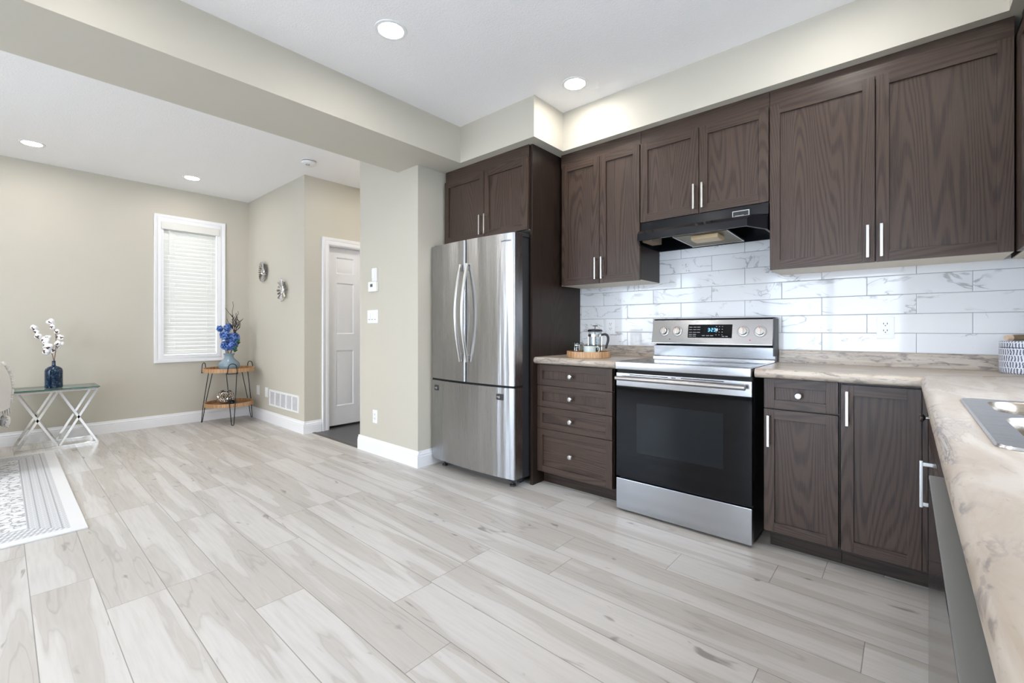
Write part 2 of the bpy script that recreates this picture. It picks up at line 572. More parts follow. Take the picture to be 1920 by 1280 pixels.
mb = MB(); mb.box(XH - 0.95, XH - 0.85, YS + 0.12, 4.4, 0, HL); mb.box(XH - 0.85, XH - 0.12, 4.3, 4.4, 0, HL); mb.box(XH - 0.85, XH - 0.1, YS + 0.12, 4.3, -0.1, 0)
struct('wall_lightblock', mb, M_wall)  # unseen box added behind the door to keep outside light from leaking in
mb = MB(); mb.box(-3.83, -2.95, 2.215, YB + 0.1, 0, HL); mb.box(-3.83, -3.73, YB + 0.1, 4.3, 0, HL)
struct('wall_pier', mb, M_wall)
mb = MB(); mb.box(-2.95, XR + 0.15, YB, YB + 0.1, 0, HC)
struct('wall_back', mb, M_wall)
# right wall with an assumed, unseen window added over the sink for daylight
mb = MB(); ry0, ry1, rz0, rz1 = 0.8, 2.1, 1.08, 2.12
mb.box(XR, XR + 0.15, YR, ry0, 0, HC); mb.box(XR, XR + 0.15, ry1, YB, 0, HC)
mb.box(XR, XR + 0.15, ry0, ry1, 0, rz0); mb.box(XR, XR + 0.15, ry0, ry1, rz1, HC)
struct('wall_right', mb, M_wall)
# rear wall with patio door and window
mb = MB(); px0, px1, pz1 = -1.9, 0.0, 2.1; qx0, qx1, qz0, qz1 = -4.8, -3.1, 0.5, 2.2
mb.box(XF, qx0, YR - 0.15, YR, 0, HL); mb.box(qx1, px0, YR - 0.15, YR, 0, HC); mb.box(px1, XR, YR - 0.15, YR, 0, HC)
mb.box(qx0, qx1, YR - 0.15, YR, 0, qz0); mb.box(qx0, qx1, YR - 0.15, YR, qz1, HL); mb.box(px0, px1, YR - 0.15, YR, pz1, HC)
struct('wall_rear', mb, M_wall)
# marble tile backsplash
mb = MB(); mb.box(-1.999, XR, YB - 0.010, YB, 0.90, 1.85)
struct('wall_backsplash', mb, M_tile)
# unseen ground outside the patio door, made pale to bounce light up indoors
M_bounce = N('pale bounce ground'); M_bounce.set(Base_Color=M_bounce.mix(M_bounce.noise(M_bounce.pos(), 3, 4), (0.60, 0.60, 0.59), (0.74, 0.73, 0.71)), Roughness=0.9)
mb = MB(); mb.box(-14, 9, -16, YR - 0.16, -0.3, -0.12); mb.box(XR + 0.16, 9, YR - 0.16, 9, -0.3, -0.12); mb.box(-14, XF - 0.16, YR - 0.16, 9, -0.3, -0.12)
struct('ground', mb, M_bounce.m)

# baseboards: stepped profile, h 0.13
BB = [(0, 0), (0.017, 0), (0.017, 0.088), (0.0135, 0.091), (0.0135, 0.095), (0.0155, 0.099), (0.0145, 0.105), (0.009, 0.111), (0.0065, 0.118), (0.0075, 0.124), (0.005, 0.130), (0, 0.130)]
def bb_run(name, runs):
    mb = MB()
    for axis, a0, a1, base, sg in runs:
        poly = [(base + sg * d, z) for d, z in BB]
        mb.prism(poly, axis, a0, a1)
    return struct(name, mb, M_trim)
bb_run('baseboard_far', [('y', YR, YS, XF, 1)])
bb_run('baseboard_side', [('x', XF + 0.017, XH + 0.0165, YS, -1)])
bb_run('baseboard_hall', [('y', YS, 2.312, XH, 1)])
bb_run('baseboard_pier', [('x', -3.846, -2.9335, 2.215, -1), ('y', 2.215, 3.0, -2.95, 1), ('y', 2.215, 3.0, -3.83, -1)])

# ------------------------------------------------------------------ window with blind on the far wall
def frame_ring(mb, axis, base, a0, a1, z0, z1, w, prof):
    """mitred casing on a wall: prof is a list of (offset across the width, height off the wall); axis 'x' = wall plane at x=base facing +x, 'y' = plane y=base facing -y"""
    tb = bmesh.new()
    rows = []
    for d, h in prof:
        pts = [(a0 - d, z0 - d), (a1 + d, z0 - d), (a1 + d, z1 + d), (a0 - d, z1 + d)]
        rows.append([tb.verts.new((base + h, a, z)) if axis == 'x' else tb.verts.new((a, base - h, z)) for a, z in pts])
    n = len(rows)
    for i in range(n):
        A, B = rows[i], rows[(i + 1) % n]
        for k in range(4):
            tb.faces.new((A[k], A[(k + 1) % 4], B[(k + 1) % 4], B[k]))
    mb.merge(tb)
CAS = [(0, 0), (0, 0.012), (0.012, 0.016), (0.03, 0.016), (0.038, 0.012), (0.05, 0.02), (0.072, 0.024), (0.076, 0.02), (0.076, 0)]
mb = MB(); frame_ring(mb, 'x', XF, wy0, wy1, wz0, wz1, 0.076, CAS)
mb.box(XF - 0.14, XF + 0.0115, wy0 - 0.001, wy0 + 0.012, wz0 - 0.001, wz1 + 0.001); mb.box(XF - 0.14, XF + 0.0115, wy1 - 0.012, wy1 + 0.001, wz0 - 0.001, wz1 + 0.001)
mb.box(XF - 0.139, XF + 0.0112, wy0 + 0.0118, wy1 - 0.0118, wz0 - 0.0008, wz0 + 0.012); mb.box(XF - 0.139, XF + 0.0112, wy0 + 0.0118, wy1 - 0.0118, wz1 - 0.012, wz1 + 0.0008)
win = struct('window_1', mb, M_trim)
mb = MB()
for a, b, c, d in ((wy0 + 0.012, wy0 + 0.05, wz0 + 0.012, wz1 - 0.012), (wy1 - 0.05, wy1 - 0.012, wz0 + 0.012, wz1 - 0.012), (wy0 + 0.05, wy1 - 0.05, wz0 + 0.012, wz0 + 0.05), (wy0 + 0.05, wy1 - 0.05, wz1 - 0.05, wz1 - 0.012), (wy0 + 0.05, wy1 - 0.05, 1.55, 1.59)):
    mb.box(XF - 0.13, XF - 0.09, a, b, c, d)
obj('sash', mb, M_white, win)
mb = MB(); mb.box(XF - 0.113, XF - 0.107, wy0 + 0.05, wy1 - 0.05, wz0 + 0.05, wz1 - 0.05)
obj('pane', mb, M_pane, win)
n = N('blind slat'); n.set(Base_Color=(0.76, 0.75, 0.71), Roughness=0.4)
M_slat = n.m
bl = thing('window_blind', 'white horizontal slatted blind lowered over the narrow window', 'blind', (XF, (wy0 + wy1) / 2, wz1))
mb = MB(); mb.box(XF + 0.017, XF + 0.032, wy0 - 0.012, wy1 + 0.012, 2.262, 2.345, 0.004)
mb.box(XF - 0.045, XF + 0.017, wy0 + 0.014, wy1 - 0.014, 2.30, 2.335)
obj('valance', mb, M_slat, bl)
mb = MB()
ns = 32
for i in range(ns):
    z = 2.27 - i * (2.27 - 0.852) / (ns - 1)
    M = Matrix.Translation((XF - 0.02, 0, z)) @ Matrix.Rotation(R(77), 4, 'Y')
    mb.box(-0.0275, 0.0275, wy0 + 0.016, wy1 - 0.016, -0.0015, 0.0015, 0, 1, M)
obj('slats', mb, M_slat, bl)
mb = MB(); mb.box(XF - 0.045, XF + 0.005, wy0 + 0.016, wy1 - 0.016, 0.818, 0.832, 0.004)
obj('bottom_rail', mb, M_slat, bl)
mb = MB()
for y in (wy0 + 0.12, wy1 - 0.12):
    mb.tube([(XF + 0.006, y, 2.28), (XF + 0.006, y, 0.83)], 0.0012, 6)
obj('ladder_cord', mb, M_slat, bl)
for y, zz in ((wy0 + 0.065, 1.93), (wy0 + 0.07, 1.22), (wy1 - 0.075, 1.53)):
    mb = MB(); mb.tube([(XF + 0.012, y, 2.28), (XF + 0.012, y, zz)], 0.0016, 6)
    mb.lathe([(0, 0.02), (0.004, 0.02), (0.008, -0.02), (0, -0.02)], (XF + 0.012, y, zz), 10)
    obj('pull_cord', mb, M_white, bl)

# ------------------------------------------------------------------ six panel door in the hall
mb = MB()
tb_prof = CAS
for a0, a1, z0, z1 in ((dy0, dy1, -0.2, dz1),):
    # casing: two legs and a head, mitred at the top
    tb = bmesh.new()
    rows = []
    for d, h in CAS:
        rows.append([tb.verts.new((XH + h, a, z)) for a, z in ((a0 - d, 0.0), (a0 - d, z1 + d), (a1 + d, z1 + d), (a1 + d, 0.0))])
    for i in range(len(rows)):
        A, B = rows[i], rows[(i + 1) % len(rows)]
        for k in range(3):
            tb.faces.new((A[k], A[k + 1], B[k + 1], B[k]))
    tb.faces.new([r[0] for r in rows]); tb.faces.new([r[3] for r in rows][::-1])
    mb.merge(tb)
mb.box(XH - 0.12, XH, dy0 - 0.001, dy0 + 0.012, 0, dz1); mb.box(XH - 0.12, XH, dy1 - 0.012, dy1 + 0.001, 0, dz1); mb.box(XH - 0.12, XH, dy0, dy1, dz1 - 0.012, dz1 + 0.001)
door = struct('door_1', mb, M_trim)
def six_panel(mb, xf, y0, y1, z0, z1):
    """door slab facing +x, front face at x=xf"""
    st = 0.105
    mid = (y0 + y1) / 2
    cols = ((y0 + st, mid - 0.052), (mid + 0.052, y1 - st))
    rowsz = ((z0 + 0.215, z0 + 0.845), (z0 + 1.03, z0 + 1.61), (z0 + 1.715, z0 + 1.90))
    mb.box(xf - 0.035, xf - 0.010, y0, y1, z0, z1)
    ys = [y0, cols[0][0], cols[0][1], cols[1][0], cols[1][1], y1]
    zs = [z0] + [v for r in rowsz for v in r] + [z1]
    for i in range(5):
        for j in range(7):
            if i in (1, 3) and j in (1, 3, 5):
                continue
            mb.box(xf - 0.010, xf, ys[i], ys[i + 1], zs[j], zs[j + 1])
    for c in cols:
        for r in rowsz:
            tb = bmesh.new()
            rr = []
            for d, h in ((0, 0), (0.012, -0.009), (0.022, -0.009), (0.045, -0.002)):
                rr.append([tb.verts.new((xf + h, a, z)) for a, z in ((c[0] + d, r[0] + d), (c[1] - d, r[0] + d), (c[1] - d, r[1] - d), (c[0] + d, r[1] - d))])
            for A, B in zip(rr[:-1], rr[1:]):
                for k in range(4):
                    tb.faces.new((A[k], A[(k + 1) % 4], B[(k + 1) % 4], B[k]))
            tb.faces.new(rr[-1])
            mb.merge(tb)
mb = MB(); six_panel(mb, XH - 0.055, dy0 + 0.014, dy1 - 0.014, 0.025, dz1 - 0.014)
obj('door_panel', mb, M_trim, door)
mb = MB(); mb.lathe([(0, 0), (0.028, 0), (0.028, 0.006), (0.010, 0.010), (0.010, 0.03), (0.027, 0.045), (0.022, 0.062), (0, 0.066)], (0, 0, 0), 20, Matrix.Translation((XH - 0.055, dy1 - 0.07, 0.95)) @ Matrix.Rotation(R(90), 4, 'Y'))
obj('door_knob', mb, M_nickel, door)

# rear patio door and window, added window over the sink (all behind or beside the camera)
mb = MB()
for a, b, c, d in ((px0, px0 + 0.07, 0, pz1), (px1 - 0.07, px1, 0, pz1), (-0.99, -0.91, 0, pz1), (px0, px1, 0, 0.1), (px0, px1, pz1 - 0.07, pz1)):
    mb.box(a, b, YR - 0.12, YR - 0.05, c, d)
pd = struct('door_2', mb, M_trim)
mb = MB(); mb.box(px0 + 0.07, -0.99, YR - 0.09, YR - 0.084, 0.1, pz1 - 0.07); mb.box(-0.91, px1 - 0.07, YR - 0.09, YR - 0.084, 0.1, pz1 - 0.07)
obj('pane', mb, M_pane, pd)
mb = MB()
for a, b, c, d in ((qx0, qx0 + 0.06, qz0, qz1), (qx1 - 0.06, qx1, qz0, qz1), (-3.98, -3.92, qz0, qz1), (qx0, qx1, qz0, qz0 + 0.06), (qx0, qx1, qz1 - 0.06, qz1)):
    mb.box(a, b, YR - 0.12, YR - 0.05, c, d)
rw = struct('window_2', mb, M_trim)
mb = MB(); mb.box(qx0 + 0.06, -3.98, YR - 0.09, YR - 0.084, qz0 + 0.06, qz1 - 0.06); mb.box(-3.92, qx1 - 0.06, YR - 0.09, YR - 0.084, qz0 + 0.06, qz1 - 0.06)
obj('pane', mb, M_pane, rw)
mb = MB()
for a, b, c, d in ((ry0, ry0 + 0.06, rz0, rz1), (ry1 - 0.06, ry1, rz0, rz1), (1.42, 1.48, rz0, rz1), (ry0, ry1, rz0, rz0 + 0.06), (ry0, ry1, rz1 - 0.06, rz1)):
    mb.box(XR + 0.05, XR + 0.12, a, b, c, d)
sw = struct('window_3', mb, M_trim)
mb = MB(); mb.box(XR + 0.084, XR + 0.09, ry0 + 0.06, 1.42, rz0 + 0.06, rz1 - 0.06); mb.box(XR + 0.084, XR + 0.09, 1.48, ry1 - 0.06, rz0 + 0.06, rz1 - 0.06)
obj('pane', mb, M_pane, sw)

# ------------------------------------------------------------------ recessed lamps, smoke detector
def downlight(x, y, z, label, first=[None]):
    t = thing('recessed_light', label, 'ceiling light', (x, y, z), 'recessed ceiling lamps')
    if first[0] is None:
        mb = MB(); mb.lathe([(0.066, -0.001), (0.066, -0.004), (0.070, -0.006), (0.084, -0.004), (0.086, 0.0), (0.066, 0.0)], (x, y, z), 40, ring=True)
        a = obj('trim_ring', mb, M_white, t)
        mb = MB(); mb.lathe([(0, -0.002), (0.066, -0.002), (0.066, -0.0005), (0, -0.0005)], (x, y, z), 40)
        b = obj('diffuser', mb, M_led, t)
        first[0] = (a, b)
    else:
        for src in first[0]:
            c = src.copy()
            c.parent = t
            COL.objects.link(c)
            WLOC[c.name] = WLOC[t.name]
downlight(-2.08, 1.385, HC, 'round recessed ceiling lamp in the middle of the kitchen ceiling, larger and nearer one')
downlight(-1.63, 2.48, HC, 'round recessed ceiling lamp close to the soffit above the cabinets')
downlight(-5.80, 0.187, HL, 'round recessed ceiling lamp in the lower ceiling at the left edge of the photo')
downlight(-5.82, 1.375, HL, 'round recessed ceiling lamp in the lower ceiling above the window with the blind')
downlight(-0.25, 2.28, HC, 'recessed ceiling lamp over the right hand upper cabinets, out of frame')
downlight(-0.85, 1.2, HC, 'recessed ceiling lamp over the kitchen floor, out of frame')
downlight(-2.10, 0.15, HC, 'recessed ceiling lamp beside the beam, out of frame')
downlight(-1.2, -1.0, HC, 'recessed ceiling lamp near the patio door, out of frame')
downlight(-5.8, -1.05, HL, 'recessed ceiling lamp behind the armchair, out of frame')
downlight(-5.8, -2.2, HL, 'added fill lamp in the far living area corner, out of frame')  # from here down: unseen lamps added as fill for living area, hall and kitchen
downlight(-4.2, -1.05, HL, 'added fill lamp above the rug, out of frame')
downlight(-4.2, -2.2, HL, 'added fill lamp near the rear window, out of frame')
downlight(-4.1, 2.56, HL, 'added fill lamp in the hall, out of frame')  # hall lamps put in to brighten the door
downlight(-4.0, 3.4, HL, 'added fill lamp facing the hall door, out of frame')
downlight(-4.15, 3.9, HL, 'added fill lamp at the end of the hall, out of frame')
downlight(-5.0, -0.35, HL, 'added fill lamp above the rug edge, out of frame')  # extra living area lamps, added for the dark far floor
downlight(-3.75, -0.3, HL, 'added fill lamp beside the beam on the living side, out of frame')
downlight(-5.0, -1.7, HL, 'added fill lamp in the middle of the living area, out of frame')
downlight(-0.45, -0.4, HC, 'added fill lamp near the counter end, out of frame')  # kitchen lamps added for more even fill
downlight(-2.1, -1.2, HC, 'added fill lamp between beam and patio door, out of frame')
downlight(0.25, 1.3, HC, 'added fill lamp above the sink, out of frame')  # added to lift the dark counter side
t = thing('smoke_detector', 'small round white smoke detector on the ceiling by the hall corner', 'smoke detector', (-4.375, 1.985, HL))
mb = MB(); mb.lathe([(0, -0.001), (0.071, -0.001), (0.071, -0.010), (0, -0.010)], (-4.375, 1.985, HL), 32)
obj('base', mb, M_white, t)
mb = MB(); mb.lathe([(0, -0.010), (0.060, -0.010), (0.060, -0.014), (0.068, -0.016), (0.066, -0.034), (0.052, -0.042), (0, -0.043)], (-4.375, 1.985, HL), 32)
obj('cover', mb, M_white, t)
mb = MB(); mb.lathe([(0.060, -0.0105), (0.0655, -0.0105), (0.0655, -0.0155), (0.060, -0.0155)], (-4.375, 1.985, HL), 32, ring=True)
obj('vent_slot', mb, M_black, t)
mb = MB(); mb.lathe([(0.016, -0.0432), (0.0185, -0.0432), (0.0185, -0.045), (0.016, -0.045)], (-4.365, 1.97, HL), 24, ring=True)
obj('test_button', mb, M_grey, t)

# ------------------------------------------------------------------ cabinets
def mapY(front):      # cabinet front facing -y
    return lambda mb, u0, u1, d0, d1, z0, z1, bev=0: mb.box(u0, u1, front + d0, front + d1, z0, z1, bev)
def mapX(front):      # cabinet front facing -x, u runs along y
    return lambda mb, u0, u1, d0, d1, z0, z1, bev=0: mb.box(front + d0, front + d1, u0, u1, z0, z1, bev)
def shaker(put, u0, u1, z0, z1, sw=0.049, rh=0.052, th=0.02, vert=True):
    mb = MB()
    mb.mi = 0
    put(mb, u0, u0 + sw, 0, th, z0, z1, 0.0016); put(mb, u1 - sw, u1, 0, th, z0, z1, 0.0016)
    mb.mi = 1
    put(mb, u0 + sw - 0.0005, u1 - sw + 0.0005, 0.0002, th, z0, z0 + rh, 0.001); put(mb, u0 + sw - 0.0005, u1 - sw + 0.0005, 0.0002, th, z1 - rh, z1, 0.001)
    mb.mi = 0 if vert else 1
    put(mb, u0 + sw - 0.002, u1 - sw + 0.002, 0.0115, th - 0.002, z0 + rh - 0.002, z1 - rh + 0.002)
    return mb
def bar_handle(put, u, z0, z1, horizontal=None):
    mb = MB()
    put(mb, u - 0.0055, u + 0.0055, -0.034, -0.025, z0, z1, 0.001)
    for z in (z0 + 0.011, z1 - 0.011):
        put(mb, u - 0.005, u + 0.005, -0.026, 0.0, z - 0.006, z + 0.006, 0.0008)
    return mb
def knob_mb(x, y, z, axis):
    M = Matrix.Translation((x, y, z)) @ (Matrix.Rotation(R(90), 4, 'X') if axis == '-y' else Matrix.Rotation(R(-90), 4, 'Y'))
    mb = MB()
    mb.lathe([(0, 0), (0.008, 0), (0.006, 0.004), (0.0055, 0.012), (0.0155, 0.020), (0.0165, 0.025), (0.013, 0.029), (0, 0.031)], (0, 0, 0), 20, M)
    return mb

def wall_cabinet(label, x0, x1, z0, yfront, doors, handles, hz, side_r=False, name='wall_cabinet', y1=YB - 0.0105, top=2.4295, dtop=2.338, filler=0.0):
    """doors: list of (u0,u1); handles: list of u"""
    t = thing(name, label, 'cabinet', ((x0 + x1) / 2, yfront + 0.18, z0))
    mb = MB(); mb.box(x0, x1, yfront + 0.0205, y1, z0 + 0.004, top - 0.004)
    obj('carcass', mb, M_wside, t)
    mb = MB(); mb.box(x0 + 0.001, x1 - 0.001, yfront + 0.021, y1, z0 + 0.0005, z0 + 0.0038)
    obj('underside', mb, M_under, t)
    mb = MB(); mb.box(x0, x1, yfront + 0.0175 + filler, yfront + 0.0203 + filler, dtop - 0.01, top)
    obj('top_filler', mb, M_wh, t)
    put = mapY(yfront)
    for (u0, u1), hu in zip(doors, handles):
        d = obj('door', shaker(put, u0, u1, z0, dtop), WOOD, t)
        obj('handle', bar_handle(put, hu, *hz), M_nickel, d)
    return t
YU = 2.80
wall_cabinet('tall dark oak wall cabinet with two doors between the fridge panel and the range hood', -1.975, -1.331, 1.437, YU, [(-1.955, -1.637), (-1.633, -1.333)], [-1.657, -1.606], (1.465, 1.618))
wall_cabinet('short dark oak wall cabinet with two doors directly above the black range hood', -1.328, -0.572, 1.816, YU, [(-1.326, -0.951), (-0.947, -0.5735)], [-0.972, -0.922], (1.840, 1.990), name='wall_cabinet')
wall_cabinet('largest dark oak wall cabinet with two wide doors right of the range hood', -0.569, 0.341, 1.437, YU, [(-0.567, -0.116), (-0.1115, 0.339)], [-0.142, -0.090], (1.458, 1.615))
wall_cabinet('dark oak cabinet with two doors above the stainless fridge', -2.925, -2.022, 1.82, 2.47, [(-2.921, -2.459), (-2.4545, -2.024)], [-2.484, -2.429], (1.842, 1.994), y1=YB - 0.001)
# corner wall cabinet on the right wall
t = thing('wall_cabinet', 'dark oak corner wall cabinet at the right edge beside the largest wall cabinet', 'cabinet', (0.52, 2.6, 1.437))
mb = MB(); mb.box(0.3665, XR - 0.001, 2.25, YB - 0.0105, 1.442, 2.4255)
obj('carcass', mb, M_wside, t)
mb = MB(); mb.box(0.368, XR - 0.002, 2.251, YB - 0.011, 1.438, 1.4418)
obj('underside', mb, M_under, t)
mb = MB(); mb.box(0.3625, 0.366, 2.25, 2.812, 2.339, 2.4295)
obj('top_filler', mb, M_wh, t)
put = mapX(0.3455)
d = obj('door', shaker(put, 2.26, 2.74, 1.437, 2.338), WOOD, t)
obj('handle', bar_handle(put, 2.29, 1.46, 1.615), M_nickel, d)
mb = MB(); mb.box(0.3455, 0.366, 2.743, 2.812, 1.437, 2.338)
obj('corner_filler', mb, M_wv, t)
# tall end panel beside the fridge
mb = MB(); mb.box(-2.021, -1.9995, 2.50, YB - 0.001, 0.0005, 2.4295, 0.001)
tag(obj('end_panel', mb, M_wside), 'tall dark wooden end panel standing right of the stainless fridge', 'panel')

# base cabinets ------------------------------------------------------
YBF = 2.550
def drawer_unit():
    t = thing('drawer_cabinet', 'dark oak base cabinet with four drawers between fridge and range', 'cabinet', (-1.69, 2.85, 0))
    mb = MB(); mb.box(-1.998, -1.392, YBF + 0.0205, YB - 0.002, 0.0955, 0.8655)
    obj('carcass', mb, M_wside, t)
    mb = MB(); mb.box(-1.998, -1.353, 2.632, 2.645, 0.0005, 0.0995)
    obj('toe_kick', mb, M_wtoe, t)
    put = mapY(YBF)
    for (z0, z1), kz in zip(((0.714, 0.860), (0.5615, 0.711), (0.4065, 0.5585), (0.098, 0.4035)), (0.789, 0.638, 0.483, 0.247)):
        d = obj('drawer', shaker(put, -1.997, -1.397, z0, z1, 0.047, 0.043, vert=z1 < 0.8 and z0 > 0.5 or z0 > 0.7), WOOD, t)
        obj('knob', knob_mb(-1.706, YBF, kz, '-y'), M_nickel, d)
drawer_unit()
t = thing('base_cabinet', 'dark oak base cabinet with one drawer over one door, right of the range', 'cabinet', (-0.39, 2.85, 0))
mb = MB(); mb.box(-0.545, -0.232, YBF + 0.0205, YB - 0.002, 0.0955, 0.8655)
obj('carcass', mb, M_wside, t)
mb = MB(); mb.box(-0.530, -0.232, 2.632, 2.645, 0.0005, 0.0995)
obj('toe_kick', mb, M_wtoe, t)
put = mapY(YBF)
d = obj('drawer', shaker(put, -0.543, -0.237, 0.716, 0.864, 0.047, 0.043), WOOD, t)
obj('knob', knob_mb(-0.392, YBF, 0.788, '-y'), M_nickel, d)
d = obj('door', shaker(put, -0.543, -0.237, 0.098, 0.710, 0.047, 0.048), WOOD, t)
obj('handle', bar_handle(put, -0.519, 0.526, 0.681), M_nickel, d)
t = thing('base_cabinet', 'dark oak corner base cabinet with a single tall door and bar handle', 'cabinet', (-0.09, 2.85, 0))
mb = MB(); mb.box(-0.230, 0.085, YBF + 0.0205, YB - 0.002, 0.0955, 0.8655)
obj('carcass', mb, M_wside, t)
mb = MB(); mb.box(-0.230, 0.11, 2.632, 2.645, 0.0005, 0.0995)
obj('toe_kick', mb, M_wtoe, t)
mb = MB(); mb.box(0.050, 0.066, YBF + 0.004, YBF + 0.020, 0.096, 0.865)
obj('corner_filler', mb, M_wv, t)
d = obj('door', shaker(put, -0.227, 0.048, 0.096, 0.857, 0.047, 0.05), WOOD, t)
obj('handle', bar_handle(put, -0.203, 0.673, 0.829), M_nickel, d)
# sink base on the right run
XB = 0.066
t = thing('sink_cabinet', 'dark oak sink base cabinet on the right, seen edge on, with knob and square pull', 'cabinet', (0.36, 1.8, 0))
mb = MB(); mb.box(XB + 0.0205, XR - 0.002, 1.135, 2.565, 0.0955, 0.72); mb.box(XB + 0.0205, XB + 0.04, 1.135, 2.565, 0.72, 0.8655)
obj('carcass', mb, M_wside, t)
mb = MB(); mb.box(0.14, 0.153, 1.135, 2.629, 0.0005, 0.0995)
obj('toe_kick', mb, M_wtoe, t)
mb = MB(); mb.box(XB + 0.002, XB + 0.020, 2.47, 2.548, 0.096, 0.865)
obj('corner_filler', mb, M_wv, t)
put = mapX(XB)
for u0, u1, hu in ((1.99, 2.465, 2.03), (1.138, 1.985, None)):
    d = obj('drawer', shaker(put, u0, u1, 0.716, 0.864, 0.047, 0.043), WOOD, t)
    if hu:
        obj('knob', knob_mb(XB, (u0 + u1) / 2 + 0.08, 0.775, '-x'), plain('dark knob', (0.25, 0.24, 0.23), 0.25, 1.0), d)
for u0, u1, hu in ((1.99, 2.465, 2.03), (1.565, 1.985, None), (1.138, 1.56, None)):
    d = obj('door', shaker(put, u0, u1, 0.098, 0.710, 0.047, 0.048), WOOD, t)
    if hu:
        obj('handle', bar_handle(put, hu, 0.517, 0.672), M_nickel, d)

# dishwasher -----------------------------------------------------------
t = thing('dishwasher', 'dark stainless dishwasher under the right counter, door slightly proud', 'dishwasher', (0.36, 0.82, 0))
M_dw = m_steel('dark dishwasher steel', (0.22, 0.22, 0.225), 0.16, False, 0.04)
mb = MB(); mb.box(0.10, XR - 0.05, 0.435, 1.128, 0.0505, 0.855)
obj('body', mb, M_grey, t)
mb = MB(); mb.box(0.030, 0.085, 0.43, 1.124, 0.105, 0.838, 0.003)
d = obj('door', mb, M_dw, t)
mb = MB(); mb.box(0.030, 0.085, 0.43, 1.124, 0.8382, 0.843, 0.002)
obj('door_top_cap', mb, plain('grey door cap', (0.17, 0.17, 0.165), 0.35), d)
mb = MB(); mb.box(0.12, 0.133, 0.435, 1.128, 0.0005, 0.10)
obj('kick_plate', mb, M_black, t)
mb = MB(); mb.box(0.0852, 0.0998, 0.44, 1.12, 0.11, 0.85)
obj('gasket', mb, M_black, t)
# neighbour base cabinet past the dishwasher (carries the counter)
t = thing('base_cabinet', 'dark oak base cabinet past the dishwasher, out of frame', 'cabinet', (0.36, 0.0, 0))
mb = MB(); mb.box(XB + 0.0205, XR - 0.002, -0.58, 0.425, 0.0955, 0.8655)
obj('carcass', mb, M_wside, t)
mb = MB(); mb.box(0.14, 0.153, -0.58, 0.425, 0.0005, 0.0995)
obj('toe_kick', mb, M_wtoe, t)
for u0, u1 in ((-0.578, -0.08), (-0.075, 0.423)):
    d = obj('door', shaker(put, u0, u1, 0.098, 0.864, 0.047, 0.048), WOOD, t)

# countertops -----------------------------------------------------------
ZT, ZU = 0.913, 0.8665
def nose(base, sg):
    """rounded front edge profile, front at base, body toward +sg"""
    pts = []
    for k in range(9):
        a = math.pi / 2 + math.pi * k / 8
        pts.append((base + sg * (0.0235 * (1 + math.cos(a)) if True else 0), (ZT + ZU) / 2 + (ZT - ZU) / 2 * math.sin(a)))
    return pts
mb = MB()
pr = nose(2.508, 1)
mb.prism(pr + [(YB - 0.032, ZU), (YB - 0.032, ZT)], 'x', -1.9985, -1.356)
ct = thing('countertop', 'short stone-patterned countertop left of the range under the coffee tray', 'countertop', (-1.68, 2.8, ZU))
obj('top', mb, M_cx, ct)
BSP = [(YB - 0.0315, ZU), (YB - 0.0315, 0.982), (YB - 0.027, 0.988), (YB - 0.0105, 0.988), (YB - 0.0105, ZU)]
mb = MB(); mb.prism(BSP, 'x', -1.9985, -1.356)
obj('upstand', mb, M_cx, ct)
ct = thing('countertop', 'L-shaped stone-patterned countertop right of the range holding the sink', 'countertop', (0.2, 2.6, ZU))
mb = MB(); mb.mi = 0
CXF = 0.042
mb.prism(nose(2.508, 1) + [(2.6, ZU), (2.6, ZT)], 'x', -0.577, CXF + 0.018)
mb.prism([(-0.577, 2.6), (0.13, 2.6), (XR - 0.02, YB - 0.032), (-0.577, YB - 0.032)], 'z', ZU, ZT)
mb.mi = 1
mb.prism([(u, z) for u, z in nose(CXF, 1)] + [(0.13, ZU), (0.13, ZT)], 'y', -0.6, 2.6)
SX0, SX1, SY0, SY1 = 0.132, 0.60, 1.105, 1.775   # sink cut out
mb.prism([(0.13, 2.5), (XR - 0.002, 2.5), (XR - 0.002, YB - 0.032), (XR - 0.02, YB - 0.032), (0.13, 2.6)], 'z', ZU, ZT)
mb.box(0.13, XR - 0.002, SY1, 2.5, ZU, ZT); mb.box(0.13, XR - 0.002, -0.6, SY0, ZU, ZT); mb.box(SX1, XR - 0.002, SY0, SY1, ZU, ZT)
obj('top', mb, [M_cx, M_cy], ct)
mb = MB(); mb.prism(BSP, 'x', -0.577, XR - 0.021); mb.box(XR - 0.02, XR - 0.001, -0.6, YB - 0.0105, ZT, 0.988, 0.003)
obj('upstand', mb, M_cx, ct)
mb = MB(); mb.prism([(0.237, 2.6955), (0.66, 3.079), (0.661, 3.078), (0.238, 2.6945)], 'z', ZT - 0.002, ZT + 0.0006)
obj('mitre_seam', mb, plain('dark seam', (0.06, 0.05, 0.045), 0.6), ct)

